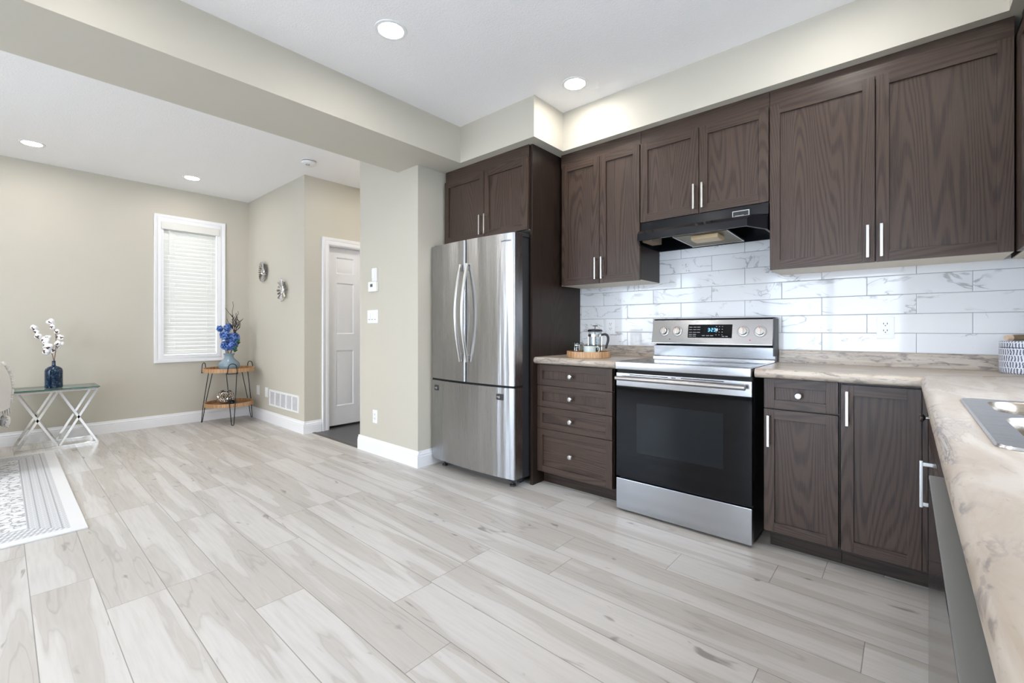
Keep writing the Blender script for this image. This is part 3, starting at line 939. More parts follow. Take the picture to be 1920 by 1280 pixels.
# sink -----------------------------------------------------------------
t = thing('sink', 'stainless double bowl sink set into the right countertop', 'sink', (0.36, 1.44, ZT))
def rrect(x0, x1, y0, y1, r, n=6):
    pts = []
    for cx, cy, a0 in ((x1 - r, y1 - r, 0), (x0 + r, y1 - r, 90), (x0 + r, y0 + r, 180), (x1 - r, y0 + r, 270)):
        for k in range(n + 1):
            a = R(a0 + 90 * k / n)
            pts.append((cx + r * math.cos(a), cy + r * math.sin(a)))
    return pts
def loft(mb, loops, cap=False):
    tb = bmesh.new()
    rows = [[tb.verts.new(p) for p in L] for L in loops]
    n = len(rows[0])
    for A, B in zip(rows[:-1], rows[1:]):
        for k in range(n):
            tb.faces.new((A[k], A[(k + 1) % n], B[(k + 1) % n], B[k]))
    if cap:
        tb.faces.new(rows[-1])
    mb.merge(tb)
bowls = ((0.158, 0.575, 1.505, 1.755), (0.158, 0.575, 1.125, 1.465))
for bx0, bx1, by0, by1 in bowls:
    mb = MB()
    L = []
    for ins, z, r in ((0, ZT + 0.005, 0.055), (0.006, ZT - 0.002, 0.055), (0.012, ZT - 0.02, 0.055), (0.022, ZT - 0.15, 0.05), (0.05, ZT - 0.175, 0.04)):
        L.append([(x, y, z) for x, y in rrect(bx0 + ins, bx1 - ins, by0 + ins, by1 - ins, r)])
    loft(mb, L, True)
    bo = obj('bowl', mb, M_bowl, t, 60)
    mb = MB(); mb.lathe([(0, 0.001), (0.035, 0.001), (0.042, 0.003), (0.042, 0)], ((bx0 + bx1) / 2, (by0 + by1) / 2, ZT - 0.175), 24)
    obj('drain', mb, M_chrome, bo)
mb = MB()
tb = bmesh.new()
outer = rrect(0.112, 0.615, 1.085, 1.795, 0.03)
ov0 = [tb.verts.new((x, y, ZT + 0.0005)) for x, y in outer]
ov = [tb.verts.new((x, y, ZT + 0.005)) for x, y in rrect(0.115, 0.612, 1.088, 1.792, 0.03)]
n_ = len(ov)
eds = []
for k in range(n_):
    tb.faces.new((ov0[k], ov0[(k + 1) % n_], ov[(k + 1) % n_], ov[k]))
for k in range(n_):
    eds.append(tb.edges.get((ov[k], ov[(k + 1) % n_])))
for bx0, bx1, by0, by1 in bowls:
    iv = [tb.verts.new((x, y, ZT + 0.005)) for x, y in rrect(bx0, bx1, by0, by1, 0.055)]
    for k in range(len(iv)):
        eds.append(tb.edges.new((iv[k], iv[(k + 1) % len(iv)])))
bmesh.ops.triangle_fill(tb, use_beauty=True, use_dissolve=False, edges=eds)
mb.merge(tb)
obj('rim', mb, M_sink, t)

# ------------------------------------------------------------------ refrigerator
fr = thing('refrigerator', 'stainless french door fridge with bottom freezer beside the pier', 'refrigerator', (-2.483, 2.7, 0))
FX0, FX1, FXM = -2.935, -2.030, -2.489
mb = MB(); mb.box(FX0 + 0.012, FX1 - 0.012, 2.432, 3.06, 0.055, 1.765, 0.004)
obj('case', mb, M_grey, fr)
def arc_y(x):
    u = (x - FX0) / (FX1 - FX0) * 2 - 1
    return 2.338 - 0.034 * (1 - u * u)
def curved_door(x0, x1, z0, z1, lr, rr):
    n = 20
    fp = []
    rad = 0.014
    for k in range(n + 1):
        x = x0 + (x1 - x0) * k / n
        y = arc_y(x)
        d0, d1 = x - x0, x1 - x
        if d0 < rad and lr:
            y += rad - math.sqrt(max(0, rad * rad - (rad - d0) ** 2))
        if d1 < rad and rr:
            y += rad - math.sqrt(max(0, rad * rad - (rad - d1) ** 2))
        fp.append((x, y))
    def dens(x0, x1):
        pass
    extra = []
    xs = sorted(set([x0, x1] + [x0 + rad * q for q in (0.1, 0.3, 0.6, 1.0)] + [x1 - rad * q for q in (0.1, 0.3, 0.6, 1.0)] + [x0 + (x1 - x0) * k / n for k in range(1, n)]))
    fp = []
    for x in xs:
        y = arc_y(x)
        d0, d1 = x - x0, x1 - x
        if d0 < rad:
            y += rad - math.sqrt(max(0, rad * rad - (rad - d0) ** 2))
        if d1 < rad:
            y += rad - math.sqrt(max(0, rad * rad - (rad - d1) ** 2))
        fp.append((x, y))
    mb = MB()
    mb.prism(fp + [(x1, 2.424), (x0, 2.424)], 'z', z0, z1)
    return mb
def bow_handle(xa):
    mb = MB()
    pts = []
    za, zb = 0.868, 1.597
    for k in range(25):
        s = k / 24
        z = za + (zb - za) * s
        y = arc_y(xa) - 0.016 - 0.052 * math.sin(math.pi * s)
        pts.append((xa, y, z))
    mb.tube(pts, 0.0135, 12, flat=0.75)
    for z, s in ((za + 0.035, 0.05), (zb - 0.035, 0.95)):
        y = arc_y(xa)
        mb.box(xa - 0.008, xa + 0.008, y - 0.022, y + 0.002, z - 0.015, z + 0.015, 0.002)
    return mb
for x0, x1, hx in ((FX0, FXM - 0.004, FXM - 0.038), (FXM + 0.004, FX1, FXM + 0.034)):
    d = obj('door', curved_door(x0, x1, 0.716, 1.780, True, True), M_fridge, fr, 30)
    obj('handle', bow_handle(hx), M_nickel, d)
fz = obj('freezer_drawer', curved_door(FX0, FX1, 0.068, 0.700, True, True), M_fridge, fr, 30)
for cx, cz in ((-2.845, 0.640), (-2.155, 0.634)):
    mb = MB(); y = arc_y(cx)
    mb.box(cx - 0.032, cx + 0.032, y - 0.003, y + 0.004, cz - 0.022, cz + 0.022, 0.003)
    hb = obj('handle_mount', mb, M_grey, fz)
    mb = MB(); mb.lathe([(0, 0), (0.009, 0), (0.009, 0.010), (0, 0.011)], (0, 0, 0), 12, Matrix.Translation((cx + 0.006, y - 0.003, cz)) @ Matrix.Rotation(R(90), 4, 'X'))
    mb.box(cx - 0.020, cx - 0.008, y - 0.006, y - 0.002, cz - 0.004, cz + 0.004)
    obj('mount_screw', mb, M_nickel, hb)
mb = MB(); mb.box(FX0 + 0.01, FX1 - 0.01, 2.345, 2.44, 0.7005, 0.7155)
obj('door_gap_seal', mb, M_dark, fr)
mb = MB(); mb.box(FXM - 0.0038, FXM + 0.0038, 2.33, 2.43, 0.716, 1.775)
obj('centre_seal', mb, M_dark, fr)
for x0, x1 in ((FX0 + 0.01, FX0 + 0.12), (FX1 - 0.115, FX1 - 0.005)):
    mb = MB(); mb.box(x0, x1, 2.36, 2.56, 1.7655, 1.794, 0.006)
    obj('hinge_cover', mb, M_grey, fr)
mb = MB(); mb.box(FX0 + 0.05, FX1 - 0.05, 2.46, 2.50, 0.012, 0.060)
obj('toe_grille', mb, M_black, fr)
for x in (FX0 + 0.10, FX1 - 0.07):
    mb = MB(); mb.lathe([(0, 0.0005), (0.022, 0.0005), (0.022, 0.012), (0.009, 0.014), (0.009, 0.06), (0, 0.06)], (x, 2.40, 0), 14)
    mb.box(x - 0.03, x + 0.05, 2.385, 2.45, 0.035, 0.056, 0.003)
    obj('levelling_foot', mb, M_grey, fr)
def text_mesh(body, size, M, depth=0.0006):
    cu = bpy.data.curves.new('t', 'FONT')
    cu.body = body
    cu.size = size
    cu.extrude = depth
    cu.align_x = 'CENTER'
    cu.align_y = 'CENTER'
    cu.space_character = 1.15
    ob = bpy.data.objects.new('t', cu)
    COL.objects.link(ob)
    bpy.context.view_layer.update()
    me = bpy.data.meshes.new_from_object(ob.evaluated_get(bpy.context.evaluated_depsgraph_get()))
    bpy.data.objects.remove(ob)
    mb = MB()
    tb = bmesh.new()
    tb.from_mesh(me)
    bpy.data.meshes.remove(me)
    mb.merge(tb, M)
    return mb
FACE = Matrix.Rotation(R(90), 4, 'X')      # text facing -y
lx = -2.098
ang = math.atan2(arc_y(lx + 0.03) - arc_y(lx - 0.03), 0.06)
obj('brand_lettering', text_mesh('SAMSUNG', 0.0175, Matrix.Translation((lx, arc_y(lx) - 0.0012, 1.727)) @ Matrix.Rotation(ang, 4, 'Z') @ FACE), plain('grey lettering', (0.09, 0.09, 0.10), 0.4), fr)

# ------------------------------------------------------------------ range
rg = thing('range', 'stainless electric range with black oven glass and smooth cooktop', 'range', (-0.965, 2.8, 0))
RX0, RX1 = -1.344, -0.586
mb = MB(); mb.box(RX0 + 0.006, RX1 - 0.006, 2.545, 3.05, 0.012, 0.866); mb.box(RX0 + 0.03, RX1 - 0.03, 2.56, 3.05, 0.0005, 0.012)
obj('body', mb, M_black, rg)
mb = MB(); mb.box(RX0, RX1, 2.503, 2.543, 0.014, 0.202, 0.004)
obj('storage_drawer', mb, M_steel, rg)
mb = MB(); mb.box(RX0, RX1, 2.503, 2.543, 0.765, 0.846, 0.004)
dr = obj('oven_door', mb, M_steel, rg)
mb = MB(); mb.box(RX0, RX1, 2.505, 2.543, 0.213, 0.7645, 0.003)
gp = obj('door_glass', mb, M_bglass, dr)
mb = MB(); mb.box(-1.21, -0.722, 2.5035, 2.506, 0.375, 0.668)
obj('oven_window', mb, M_bglass2, dr)
mb = MB()
pts = [(RX0 + 0.022, 2.503, 0.808), (RX0 + 0.022, 2.470, 0.808)]
pts = [(RX0 + 0.020, 2.462, 0.816), (RX1 - 0.022, 2.462, 0.816)]
mb.tube(pts, 0.0165, 16, flat=0.8)
mb.box(RX0 + 0.03, RX0 + 0.055, 2.462, 2.505, 0.806, 0.826, 0.002); mb.box(RX1 - 0.057, RX1 - 0.032, 2.462, 2.505, 0.806, 0.826, 0.002)
obj('handle', mb, plain('grey handle metal', (0.42, 0.40, 0.385), 0.32, 1.0), dr)
for x0, x1 in ((-1.255, -1.02), (-1.0, -0.975), (-0.945, -0.72)):
    mb = MB(); mb.box(x0, x1, 2.5022, 2.5035, 0.834, 0.838)
    obj('vent_slot', mb, M_dark, dr)
mb = MB(); mb.box(RX0 + 0.002, RX1 - 0.002, 2.515, 2.55, 0.8465, 0.8665)
obj('door_gap', mb, M_dark, rg)
mb = MB(); mb.box(RX0, RX1, 2.486, 2.5245, 0.867, 0.9145, 0.006); mb.box(RX0, RX0 + 0.012, 2.5245, 3.03, 0.895, 0.9145, 0.002); mb.box(RX1 - 0.012, RX1, 2.5245, 3.03, 0.895, 0.9145, 0.002)
obj('cooktop_frame', mb, M_steel, rg)
mb = MB(); mb.box(RX0 + 0.0122, RX1 - 0.0122, 2.525, 3.02, 0.898, 0.9155, 0.001)
ck = obj('cooktop_glass', mb, M_cook, rg)
for cx, cy, rr in ((-1.165, 2.66, 0.085), (-1.165, 2.89, 0.105), (-0.775, 2.665, 0.125), (-0.775, 2.895, 0.08), (-0.968, 2.90, 0.055)):
    mb = MB()
    for q in (rr, rr * 0.62) if rr > 0.1 else (rr,):
        mb.lathe([(q - 0.004, 0.9156), (q, 0.9156), (q, 0.9160), (q - 0.004, 0.9160)], (cx, cy, 0), 48, ring=True)
    obj('burner_ring', mb, M_ring, ck)
# backguard: lower riser, then the tilted control panel
BX0, BX1 = RX0 + 0.012, RX1 + 0.006
mb = MB(); mb.prism([(3.005, 0.9146), (3.005, 0.925), (3.022, 0.932), (3.018, 0.999), (3.03, 1.004), (3.10, 1.004), (3.10, 0.9146)], 'x', BX0 + 0.005, BX1 - 0.004)
obj('riser', mb, M_steel, rg)
mb = MB(); mb.box(BX0 + 0.02, BX1 - 0.02, 3.02, 3.09, 1.004, 1.016)
obj('vent_gap', mb, M_dark, rg)
PB, PT = (2.985, 1.018), (3.020, 1.172)
mb = MB(); mb.prism([PB, (2.985, 1.012), (3.10, 1.012), (3.10, 1.178), (3.026, 1.178), PT], 'x', BX0, BX1 - 0.010, 0.003)
pn = obj('control_panel', mb, M_steel, rg)
mb = MB(); mb.box(BX1 - 0.0105, BX1, 2.995, 3.10, 0.95, 1.175, 0.003); mb.box(BX0 + 0.005, BX1 - 0.004, 3.012, 3.1, 1.1785, 1.182)
obj('end_cap', mb, M_grey, rg)
tilt = math.atan2(PT[0] - PB[0], PT[1] - PB[1])
def on_panel(x, z, off=0.0):
    """matrix whose local xy lies on the panel, local z off the panel"""
    s = (z - PB[1]) / (PT[1] - PB[1])
    y = PB[0] + s * (PT[0] - PB[0])
    return Matrix.Translation((x, y, z)) @ Matrix.Rotation(-tilt, 4, 'X') @ FACE @ Matrix.Translation((0, 0, off))
for kx in (-1.246, -1.157, -0.752, -0.658):
    mb = MB(); M = on_panel(kx, 1.096)
    mb.lathe([(0.0255, 0), (0.0275, 0), (0.0275, 0.003), (0.024, 0.004), (0.023, 0.020), (0.021, 0.023), (0, 0.0235)], (0, 0, 0), 28, M)
    mb.box(-0.0065, 0.0065, -0.023, 0.023, 0.020, 0.033, 0.003, 2, M)
    k = obj('knob', mb, M_nickel, pn)
    mb = MB(); mb.box(-0.002, 0.002, 0.012, 0.023, 0.0328, 0.0336, 0, 1, M)
    obj('indicator', mb, M_red, k)
    mb = MB()
    mb.lathe([(0.0335, -0.0003), (0.0345, -0.0003), (0.0345, 0.0004), (0.0335, 0.0004)], (0, 0, 0), 40, M, ring=True)
    obj('dial_marks', mb, M_grey, pn)
mb = MB(); M = on_panel(-0.951, 1.098); mb.box(-0.136, 0.136, -0.044, 0.044, -0.004, 0.002, 0.002, 2, M)
dp = obj('display', mb, M_bglass, pn)
seg = {'3': 'abgcd', '2': 'abged'}
mb = MB(); M = on_panel(-0.935, 1.106, 0.0024)
SG = {'a': (0, 0.010, 1), 'd': (0, -0.010, 1), 'g': (0, 0, 1), 'b': (0.005, 0.005, 0), 'c': (0.005, -0.005, 0), 'e': (-0.005, -0.005, 0), 'f': (-0.005, 0.005, 0)}
for dx, ch in ((-0.020, '3'), (0.0, '2'), (0.016, '3')):
    for q in seg[ch]:
        x, y, hz = SG[q]
        w, h = (0.0045, 0.0011) if hz else (0.0011, 0.0045)
        mb.box(dx + x - w, dx + x + w, y - h, y + h, -0.0003, 0.0004, 0, 1, M)
for y in (0.004, -0.004):
    mb.box(-0.0105, -0.0090, y - 0.001, y + 0.001, -0.0003, 0.0004, 0, 1, M)
obj('clock_digits', mb, M_blue, dp)
mb = MB(); M = on_panel(-0.951, 1.098, 0.0024)
for gx, gy, w in [(x, y, 0.010) for x in (-0.118, -0.092, -0.068) for y in (0.026, 0.010, -0.008, -0.022, -0.034) if not (x > -0.07 and y < -0.02)] + [(x, -0.030, 0.009) for x in (-0.035, -0.008, 0.016)] + [(0.042 + 0.018 * i, 0.030 - 0.018 * j, 0.003) for i in range(3) for j in range(4)] + [(x, -0.034, 0.007) for x in (0.085, 0.105)]:
    mb = MB(); mb.box(gx - w, gx + w, gy - 0.0012, gy + 0.0012, -0.0003, 0.0003, 0, 1, M)
    obj('button_mark', mb, M_print, dp)
mb = MB(); mb.lathe([(0, 0.0015), (0.0075, 0.0015), (0.0085, 0)], (0, 0, 0), 20, on_panel(-0.905, 1.106, 0.0022) @ Matrix.Diagonal((0.7, 1.3, 1, 1)))
obj('start_button', mb, M_chrome, dp)
mb = MB(); mb.lathe([(0, 0.001), (0.004, 0.001), (0.004, 0)], (0, 0, 0), 10, on_panel(-0.712, 1.043))
obj('hot_surface_light', mb, plain('red lens', (0.8, 0.06, 0.04), 0.3), pn)
mb = MB(); mb.lathe([(0, 0.001), (0.003, 0.001), (0.003, 0)], (0, 0, 0), 10, on_panel(-1.205, 1.043))
obj('panel_dot', mb, M_black, pn)

# ------------------------------------------------------------------ range hood
hd = thing('range_hood', 'black under-cabinet range hood above the range', 'range hood', (-0.95, 2.9, 1.66))
mb = MB()
HX0, HX1 = -1.325, -0.575
mb.box(HX0, HX1, 2.812, YB - 0.0115, 1.752, 1.8145)
hd_b = obj('fascia', mb, M_hood, hd)
mb = MB()
tb = bmesh.new()
def trap(y, z, hw, zb=None):
    return [(-0.95 - 0.375, 3.10, z), (-0.95 - 0.375, 2.80, z), (-0.95 - hw, y, z), (-0.95 + hw, y, z), (-0.95 + 0.375, 2.80, z), (-0.95 + 0.375, 3.10, z)]
L = [[(HX0, 3.115, 1.7515), (HX0, 2.815, 1.7515), (-1.315, 2.806, 1.7515), (-0.585, 2.806, 1.7515), (HX1, 2.815, 1.7515), (HX1, 3.115, 1.7515)],
     [(HX0, 3.115, 1.735), (HX0, 2.79, 1.735), (-1.275, 2.665, 1.727), (-0.625, 2.665, 1.727), (HX1, 2.79, 1.735), (HX1, 3.115, 1.735)],
     [(HX0, 3.115, 1.705), (HX0, 2.775, 1.705), (-1.262, 2.622, 1.702), (-0.638, 2.622, 1.702), (HX1, 2.775, 1.705), (HX1, 3.115, 1.705)],
     [(HX0, 3.115, 1.66), (HX0, 2.775, 1.66), (-1.262, 2.620, 1.66), (-0.638, 2.620, 1.66), (HX1, 2.775, 1.66), (HX1, 3.115, 1.66)],
     [(HX0 + 0.012, 3.10, 1.66), (HX0 + 0.012, 2.78, 1.66), (-1.255, 2.632, 1.66), (-0.645, 2.632, 1.66), (HX1 - 0.012, 2.78, 1.66), (HX1 - 0.012, 3.10, 1.66)],
     [(HX0 + 0.012, 3.10, 1.73), (HX0 + 0.012, 2.80, 1.73), (-1.255, 2.70, 1.715), (-0.645, 2.70, 1.715), (HX1 - 0.012, 2.80, 1.73), (HX1 - 0.012, 3.10, 1.73)]]
rows = [[tb.verts.new(p) for p in q] for q in L]
for A, B in zip(rows[:-1], rows[1:]):
    for k in range(6):
        tb.faces.new((A[k], A[(k + 1) % 6], B[(k + 1) % 6], B[k]))
tb.faces.new(rows[0][::-1]); tb.faces.new(rows[-1])
mb.merge(tb)
obj('canopy', mb, M_hood, hd, 20)
n = N('aluminium filter mesh'); n.set(Base_Color=n.mix(n.vor(n.pos(), 260), (0.10, 0.085, 0.06), (0.33, 0.29, 0.22)), Metallic=0.6, Roughness=0.5)
mb = MB(); mb.prism([(2.75, 1.678), (3.09, 1.668), (3.09, 1.675), (2.75, 1.685)], 'x', -1.085, -0.775)
fl = obj('filter', mb, n.m, hd)
mb = MB()
for x in (-1.089, -0.777):
    mb.prism([(2.745, 1.6765), (3.095, 1.6665), (3.095, 1.6765), (2.745, 1.6865)], 'x', x, x + 0.008)
mb.box(-1.089, -0.769, 3.09, 3.098, 1.664, 1.677)
obj('filter_frame', mb, M_nickel, fl)
mb = MB(); mb.prism([(2.77, 1.676), (2.77, 1.652), (2.80, 1.645), (2.87, 1.645), (2.90, 1.652), (2.90, 1.672)], 'x', -0.985, -0.83, 0.003)
obj('lamp_cover', mb, plain('yellowed lamp lens', (0.55, 0.42, 0.25), 0.35), hd)
mb = MB(); mb.box(-1.27, -1.205, 2.71, 2.86, 1.664, 1.712, 0.003)
obj('wiring_box', mb, plain('tan wiring box', (0.20, 0.15, 0.10), 0.6), hd)
mb = MB(); mb.box(-0.762, -0.672, 2.8098, 2.8122, 1.758, 1.793)
sp = obj('switch_plate', mb, plain('pale plate edge', (0.6, 0.6, 0.6), 0.4), hd_b)
mb = MB(); mb.box(-0.758, -0.676, 2.809, 2.811, 1.762, 1.789); 
for x in (-0.735, -0.70):
    mb.box(x - 0.012, x + 0.012, 2.805, 2.809, 1.767, 1.784, 0.001)
obj('switches', mb, M_black, hd_b)
mb = MB(); mb.box(-0.748, -0.700, 2.8075, 2.8088, 1.763, 1.7655)
obj('switch_mark', mb, M_print, hd_b)

# ------------------------------------------------------------------ outlets, switches, thermostat, vent
def outlet_y(x, z, y, label, group=None, w=0.072, h=0.117, decora=True, cat='outlet'):
    """duplex outlet on a wall facing -y"""
    t = thing('outlet', label, cat, (x, y, z), group)
    mb = MB(); mb.box(x - w / 2, x + w / 2, y - 0.006, y - 0.0002, z - h / 2, z + h / 2, 0.002)
    obj('cover_plate', mb, M_white, t)
    mb = MB(); mb.box(x - 0.017, x + 0.017, y - 0.009, y - 0.0055, z - 0.034, z + 0.034, 0.001)
    r = obj('receptacle', mb, M_white, t)
    mb = MB()
    for cz in (z - 0.018, z + 0.018):
        mb.box(x - 0.009, x - 0.006, y - 0.0094, y - 0.0088, cz, cz + 0.009); mb.box(x + 0.006, x + 0.009, y - 0.0094, y - 0.0088, cz, cz + 0.009)
        mb.lathe([(0, 0.0004), (0.0028, 0.0004), (0.0028, 0)], (0, 0, 0), 10, Matrix.Translation((x, y - 0.009, cz - 0.006)) @ FACE)
    obj('socket_holes', mb, M_black, r)
outlet_y(-0.085, 1.118, YB - 0.010, 'white outlet on the marble tiles between the range and the canister', w=0.073)
outlet_y(-1.72, 1.131, YB - 0.010, 'white outlet on the marble tiles behind the french press', w=0.078)
outlet_y(-3.568, 0.331, 2.215, 'white outlet low on the pier wall beneath the light switches')
for x, z, lb in ((-6.085, 0.354, 'blank white wall plate low on the side wall nearest the tray table'), (-5.815, 0.349, 'blank white wall plate directly left of the floor-level vent')):
    t = thing('wall_plate', lb, 'wall plate', (x, YS, z), 'blank wall plates')
    mb = MB(); mb.box(x - 0.042, x + 0.042, YS - 0.006, YS - 0.0003, z - 0.058, z + 0.058, 0.002)
    obj('cover_plate', mb, M_white, t)
    mb = MB(); mb.box(x - 0.017, x + 0.017, YS - 0.008, YS - 0.0055, z - 0.034, z + 0.034, 0.001)
    obj('insert', mb, M_white, t)
t = thing('light_switch', 'white three-gang light switch plate on the pier wall', 'light switch', (-3.608, 2.215, 1.224))
mb = MB(); mb.box(-3.692, -3.524, 2.209, 2.2148, 1.165, 1.283, 0.002)
obj('cover_plate', mb, M_white, t)
for x in (-3.655, -3.608, -3.561):
    mb = MB(); mb.box(x - 0.017, x + 0.017, 2.205, 2.2092, 1.191, 1.258, 0.0015)
    r_ = obj('rocker', mb, M_white, t)
    mb = MB(); mb.box(x - 0.011, x + 0.011, 2.2046, 2.2052, 1.197, 1.201)
    obj('rocker_line', mb, M_grey, r_)
t = thing('thermostat', 'white square thermostat with a small grey screen on the pier wall', 'thermostat', (-3.585, 2.215, 1.49))
mb = MB(); mb.box(-3.648, -3.522, 2.188, 2.2148, 1.446, 1.535, 0.005)
obj('housing', mb, M_white, t)
mb = MB(); mb.box(-3.612, -3.572, 2.1872, 2.1882, 1.488, 1.514)
obj('screen', mb, plain('lcd grey', (0.10, 0.11, 0.11), 0.3), t)
t = thing('remote_control', 'slim white remote in its holder above the thermostat', 'remote', (-3.563, 2.215, 1.59))
mb = MB(); mb.box(-3.597, -3.531, 2.195, 2.2148, 1.537, 1.655, 0.005)
obj('holder', mb, M_white, t)
mb = MB(); mb.box(-3.588, -3.540, 2.188, 2.1952, 1.56, 1.645, 0.003)
obj('remote_body', mb, M_white, t)
t = thing('wall_vent', 'white rectangular cold-air vent grille low on the side wall', 'vent', (-5.31, YS, 0.30))
vx0, vx1, vz0, vz1 = -5.722, -4.925, 0.205, 0.393
mb = MB()
for a, b, c, d in ((vx0 + 0.0235, vx1 - 0.0235, vz0 + 0.0003, vz0 + 0.022), (vx0 + 0.0235, vx1 - 0.0235, vz1 - 0.022, vz1 - 0.0003), (vx0, vx0 + 0.024, vz0, vz1), (vx1 - 0.024, vx1, vz0, vz1)):
    mb.box(a, b, YS - (0.0097 if b - a > 0.1 else 0.010), YS - 0.0003, c, d)
w5 = (vx1 - vx0 - 0.03) / 5
for k in range(1, 5):
    mb.box(vx0 + 0.015 + k * w5 - 0.008, vx0 + 0.015 + k * w5 + 0.008, YS - 0.0095, YS - 0.001, vz0 + 0.01, vz1 - 0.01)
obj('frame', mb, M_white, t)
mb = MB()
k = 0
z = vz0 + 0.026
while z < vz1 - 0.024:
    mb.box(vx0 + 0.02, vx1 - 0.02, YS - 0.006, YS - 0.0015, z, z + 0.0055, 0, 1)
    z += 0.0085
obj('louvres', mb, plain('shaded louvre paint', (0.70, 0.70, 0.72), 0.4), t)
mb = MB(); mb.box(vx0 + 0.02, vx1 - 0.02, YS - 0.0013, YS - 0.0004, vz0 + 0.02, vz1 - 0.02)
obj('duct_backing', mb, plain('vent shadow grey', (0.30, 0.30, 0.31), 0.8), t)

# sunburst ornaments ------------------------------------------------------
def sunburst(cx, cz, rad, petals, label, wide):
    t = thing('sunburst_ornament', label, 'wall ornament', (cx, YS, cz))
    FM = Matrix.Translation((cx, YS - 0.012, cz)) @ FACE
    mb = MB()
    for k in range(petals):
        a = 2 * math.pi * k / petals
        L_ = rad * (1.0 if k % 2 == 0 or not wide else 0.86)
        r0 = 0.04
        M = FM @ Matrix.Rotation(a, 4, 'Z')
        tb = bmesh.new()
        w0, w1 = (0.007, 0.013) if wide else (0.005, 0.009)
        for lo in (0,):
            v = [tb.verts.new(p) for p in ((r0, -w0, 0), (r0, 0, 0.012), (r0, w0, 0), (L_ * 0.9, w1, 0.012), (L_ * 0.9, 0, 0.026), (L_ * 0.9, -w1, 0.012), (L_, 0, 0.018), (r0, 0, -0.004), (L_ * 0.9, 0, 0.006))]
            for f_ in ((0, 1, 4, 5), (1, 2, 3, 4), (5, 4, 6), (4, 3, 6), (0, 5, 8, 7), (7, 8, 3, 2), (5, 6, 8), (8, 6, 3), (0, 7, 1), (1, 7, 2)):
                tb.faces.new([v[i] for i in f_])
        mb.merge(tb, M)
    obj('petals', mb, plain('aged silver', (0.34, 0.32, 0.30), 0.38, 1.0), t, 20)
    mb = MB(); mb.lathe([(0.038, -0.008), (0.046, -0.006), (0.046, 0.012), (0.041, 0.017), (0.037, 0.012)], (0, 0, 0), 28, FM, ring=True)
    obj('ring', mb, M_chrome, t)
    mb = MB(); mb.lathe([(0, 0.010), (0.038, 0.009), (0.038, -0.010), (0, -0.010)], (0, 0, 0), 28, FM)
    obj('mirror', mb, M_chrome, t)
sunburst(-5.872, 1.81, 0.128, 28, 'round silver sunburst mirror with dense spokes, upper left of the pair', False)
sunburst(-5.315, 1.556, 0.135, 16, 'silver daisy-shaped mirror with long petals, lower right of the pair', True)

# ------------------------------------------------------------------ coffee tray group
TC = Vector((-1.690, 2.745))
def m_bamboo(name):
    n = N(name)
    x, y, z = n.xyz(n.pos())
    a = n.f('ARCTAN2', n.f('FRACT', n.f('MULTIPLY', y, 0.37)), n.f('FRACT', n.f('MULTIPLY', x, 0.37)))
    g = n.noise(n.comb(n.f('MULTIPLY', x, 120.0), n.f('MULTIPLY', y, 120.0), n.f('MULTIPLY', z, 4.0)), 1.0, 2)
    n.set(Base_Color=n.mix(n.ss(g, 0.3, 0.7), (0.36, 0.185, 0.08), (0.58, 0.36, 0.19)), Roughness=0.45)
    return n.m
M_bamboo = m_bamboo('bamboo wood')
M_bfloor = N('bamboo tray floor'); M_bfloor.set(Base_Color=M_bfloor.mix(M_bfloor.noise(M_bfloor.pos(), 25, 3), (0.28, 0.13, 0.05), (0.40, 0.22, 0.10)), Roughness=0.45); M_bfloor = M_bfloor.m
t = thing('serving_tray', 'round light bamboo tray on the counter holding coffee things', 'tray', (TC.x, TC.y, ZT))
mb = MB(); mb.lathe([(0.140, 0.016), (0.140, 0.043), (0.152, 0.043), (0.154, 0.0015), (0.140, 0.0015)], (TC.x, TC.y, ZT), 64, ring=True)
obj('rim', mb, M_bamboo, t)
mb = MB(); mb.lathe([(0, 0.003), (0.1398, 0.003), (0.1398, 0.015), (0, 0.015)], (TC.x, TC.y, ZT), 48)
obj('tray_floor', mb, M_bfloor, t)
TZ = ZT + 0.0155
# french press
fx, fy = TC.x + 0.022, TC.y + 0.052
t = thing('french_press', 'glass french press with black lid and curved black handle on the tray', 'french press', (fx, fy, TZ))
mb = MB(); mb.lathe([(0, 0.003), (0.044, 0.003), (0.046, 0.008), (0.046, 0.158), (0.0475, 0.163), (0.0455, 0.163), (0.0443, 0.158), (0.0443, 0.009), (0.042, 0.006), (0, 0.006)], (fx, fy, TZ), 36)
obj('beaker', mb, M_jglass, t)
mb = MB()
for zz in (0.130, 0.012):
    mb.lathe([(0.0465, zz), (0.0485, zz), (0.0485, zz + 0.016), (0.0465, zz + 0.016)], (fx, fy, TZ), 36, ring=True)
for k in range(4):
    a = R(20 + 90 * k)
    mb.box(-0.004, 0.004, -0.0008, 0.0008, 0.0005, 0.132, 0, 1, Matrix.Translation((fx + 0.0478 * math.cos(a), fy + 0.0478 * math.sin(a), TZ)) @ Matrix.Rotation(a + R(90), 4, 'Z'))
obj('metal_band', mb, M_chrome, t)
mb = MB(); mb.lathe([(0, 0.165), (0.052, 0.165), (0.053, 0.172), (0.048, 0.180), (0.02, 0.184), (0, 0.184)], (fx, fy, TZ), 36)
obj('lid', mb, M_black, t)
mb = MB(); mb.lathe([(0, 0.184), (0.003, 0.184), (0.003, 0.202), (0.018, 0.203), (0.019, 0.208), (0, 0.210)], (fx, fy, TZ), 24)
obj('plunger_knob', mb, M_black, t)
mb = MB(); mb.lathe([(0, 0.02), (0.0025, 0.02), (0.0025, 0.165), (0, 0.165)], (fx, fy, TZ), 10); mb.lathe([(0, 0.020), (0.042, 0.020), (0.042, 0.026), (0, 0.026)], (fx, fy, TZ), 30)
obj('plunger', mb, M_chrome, t)
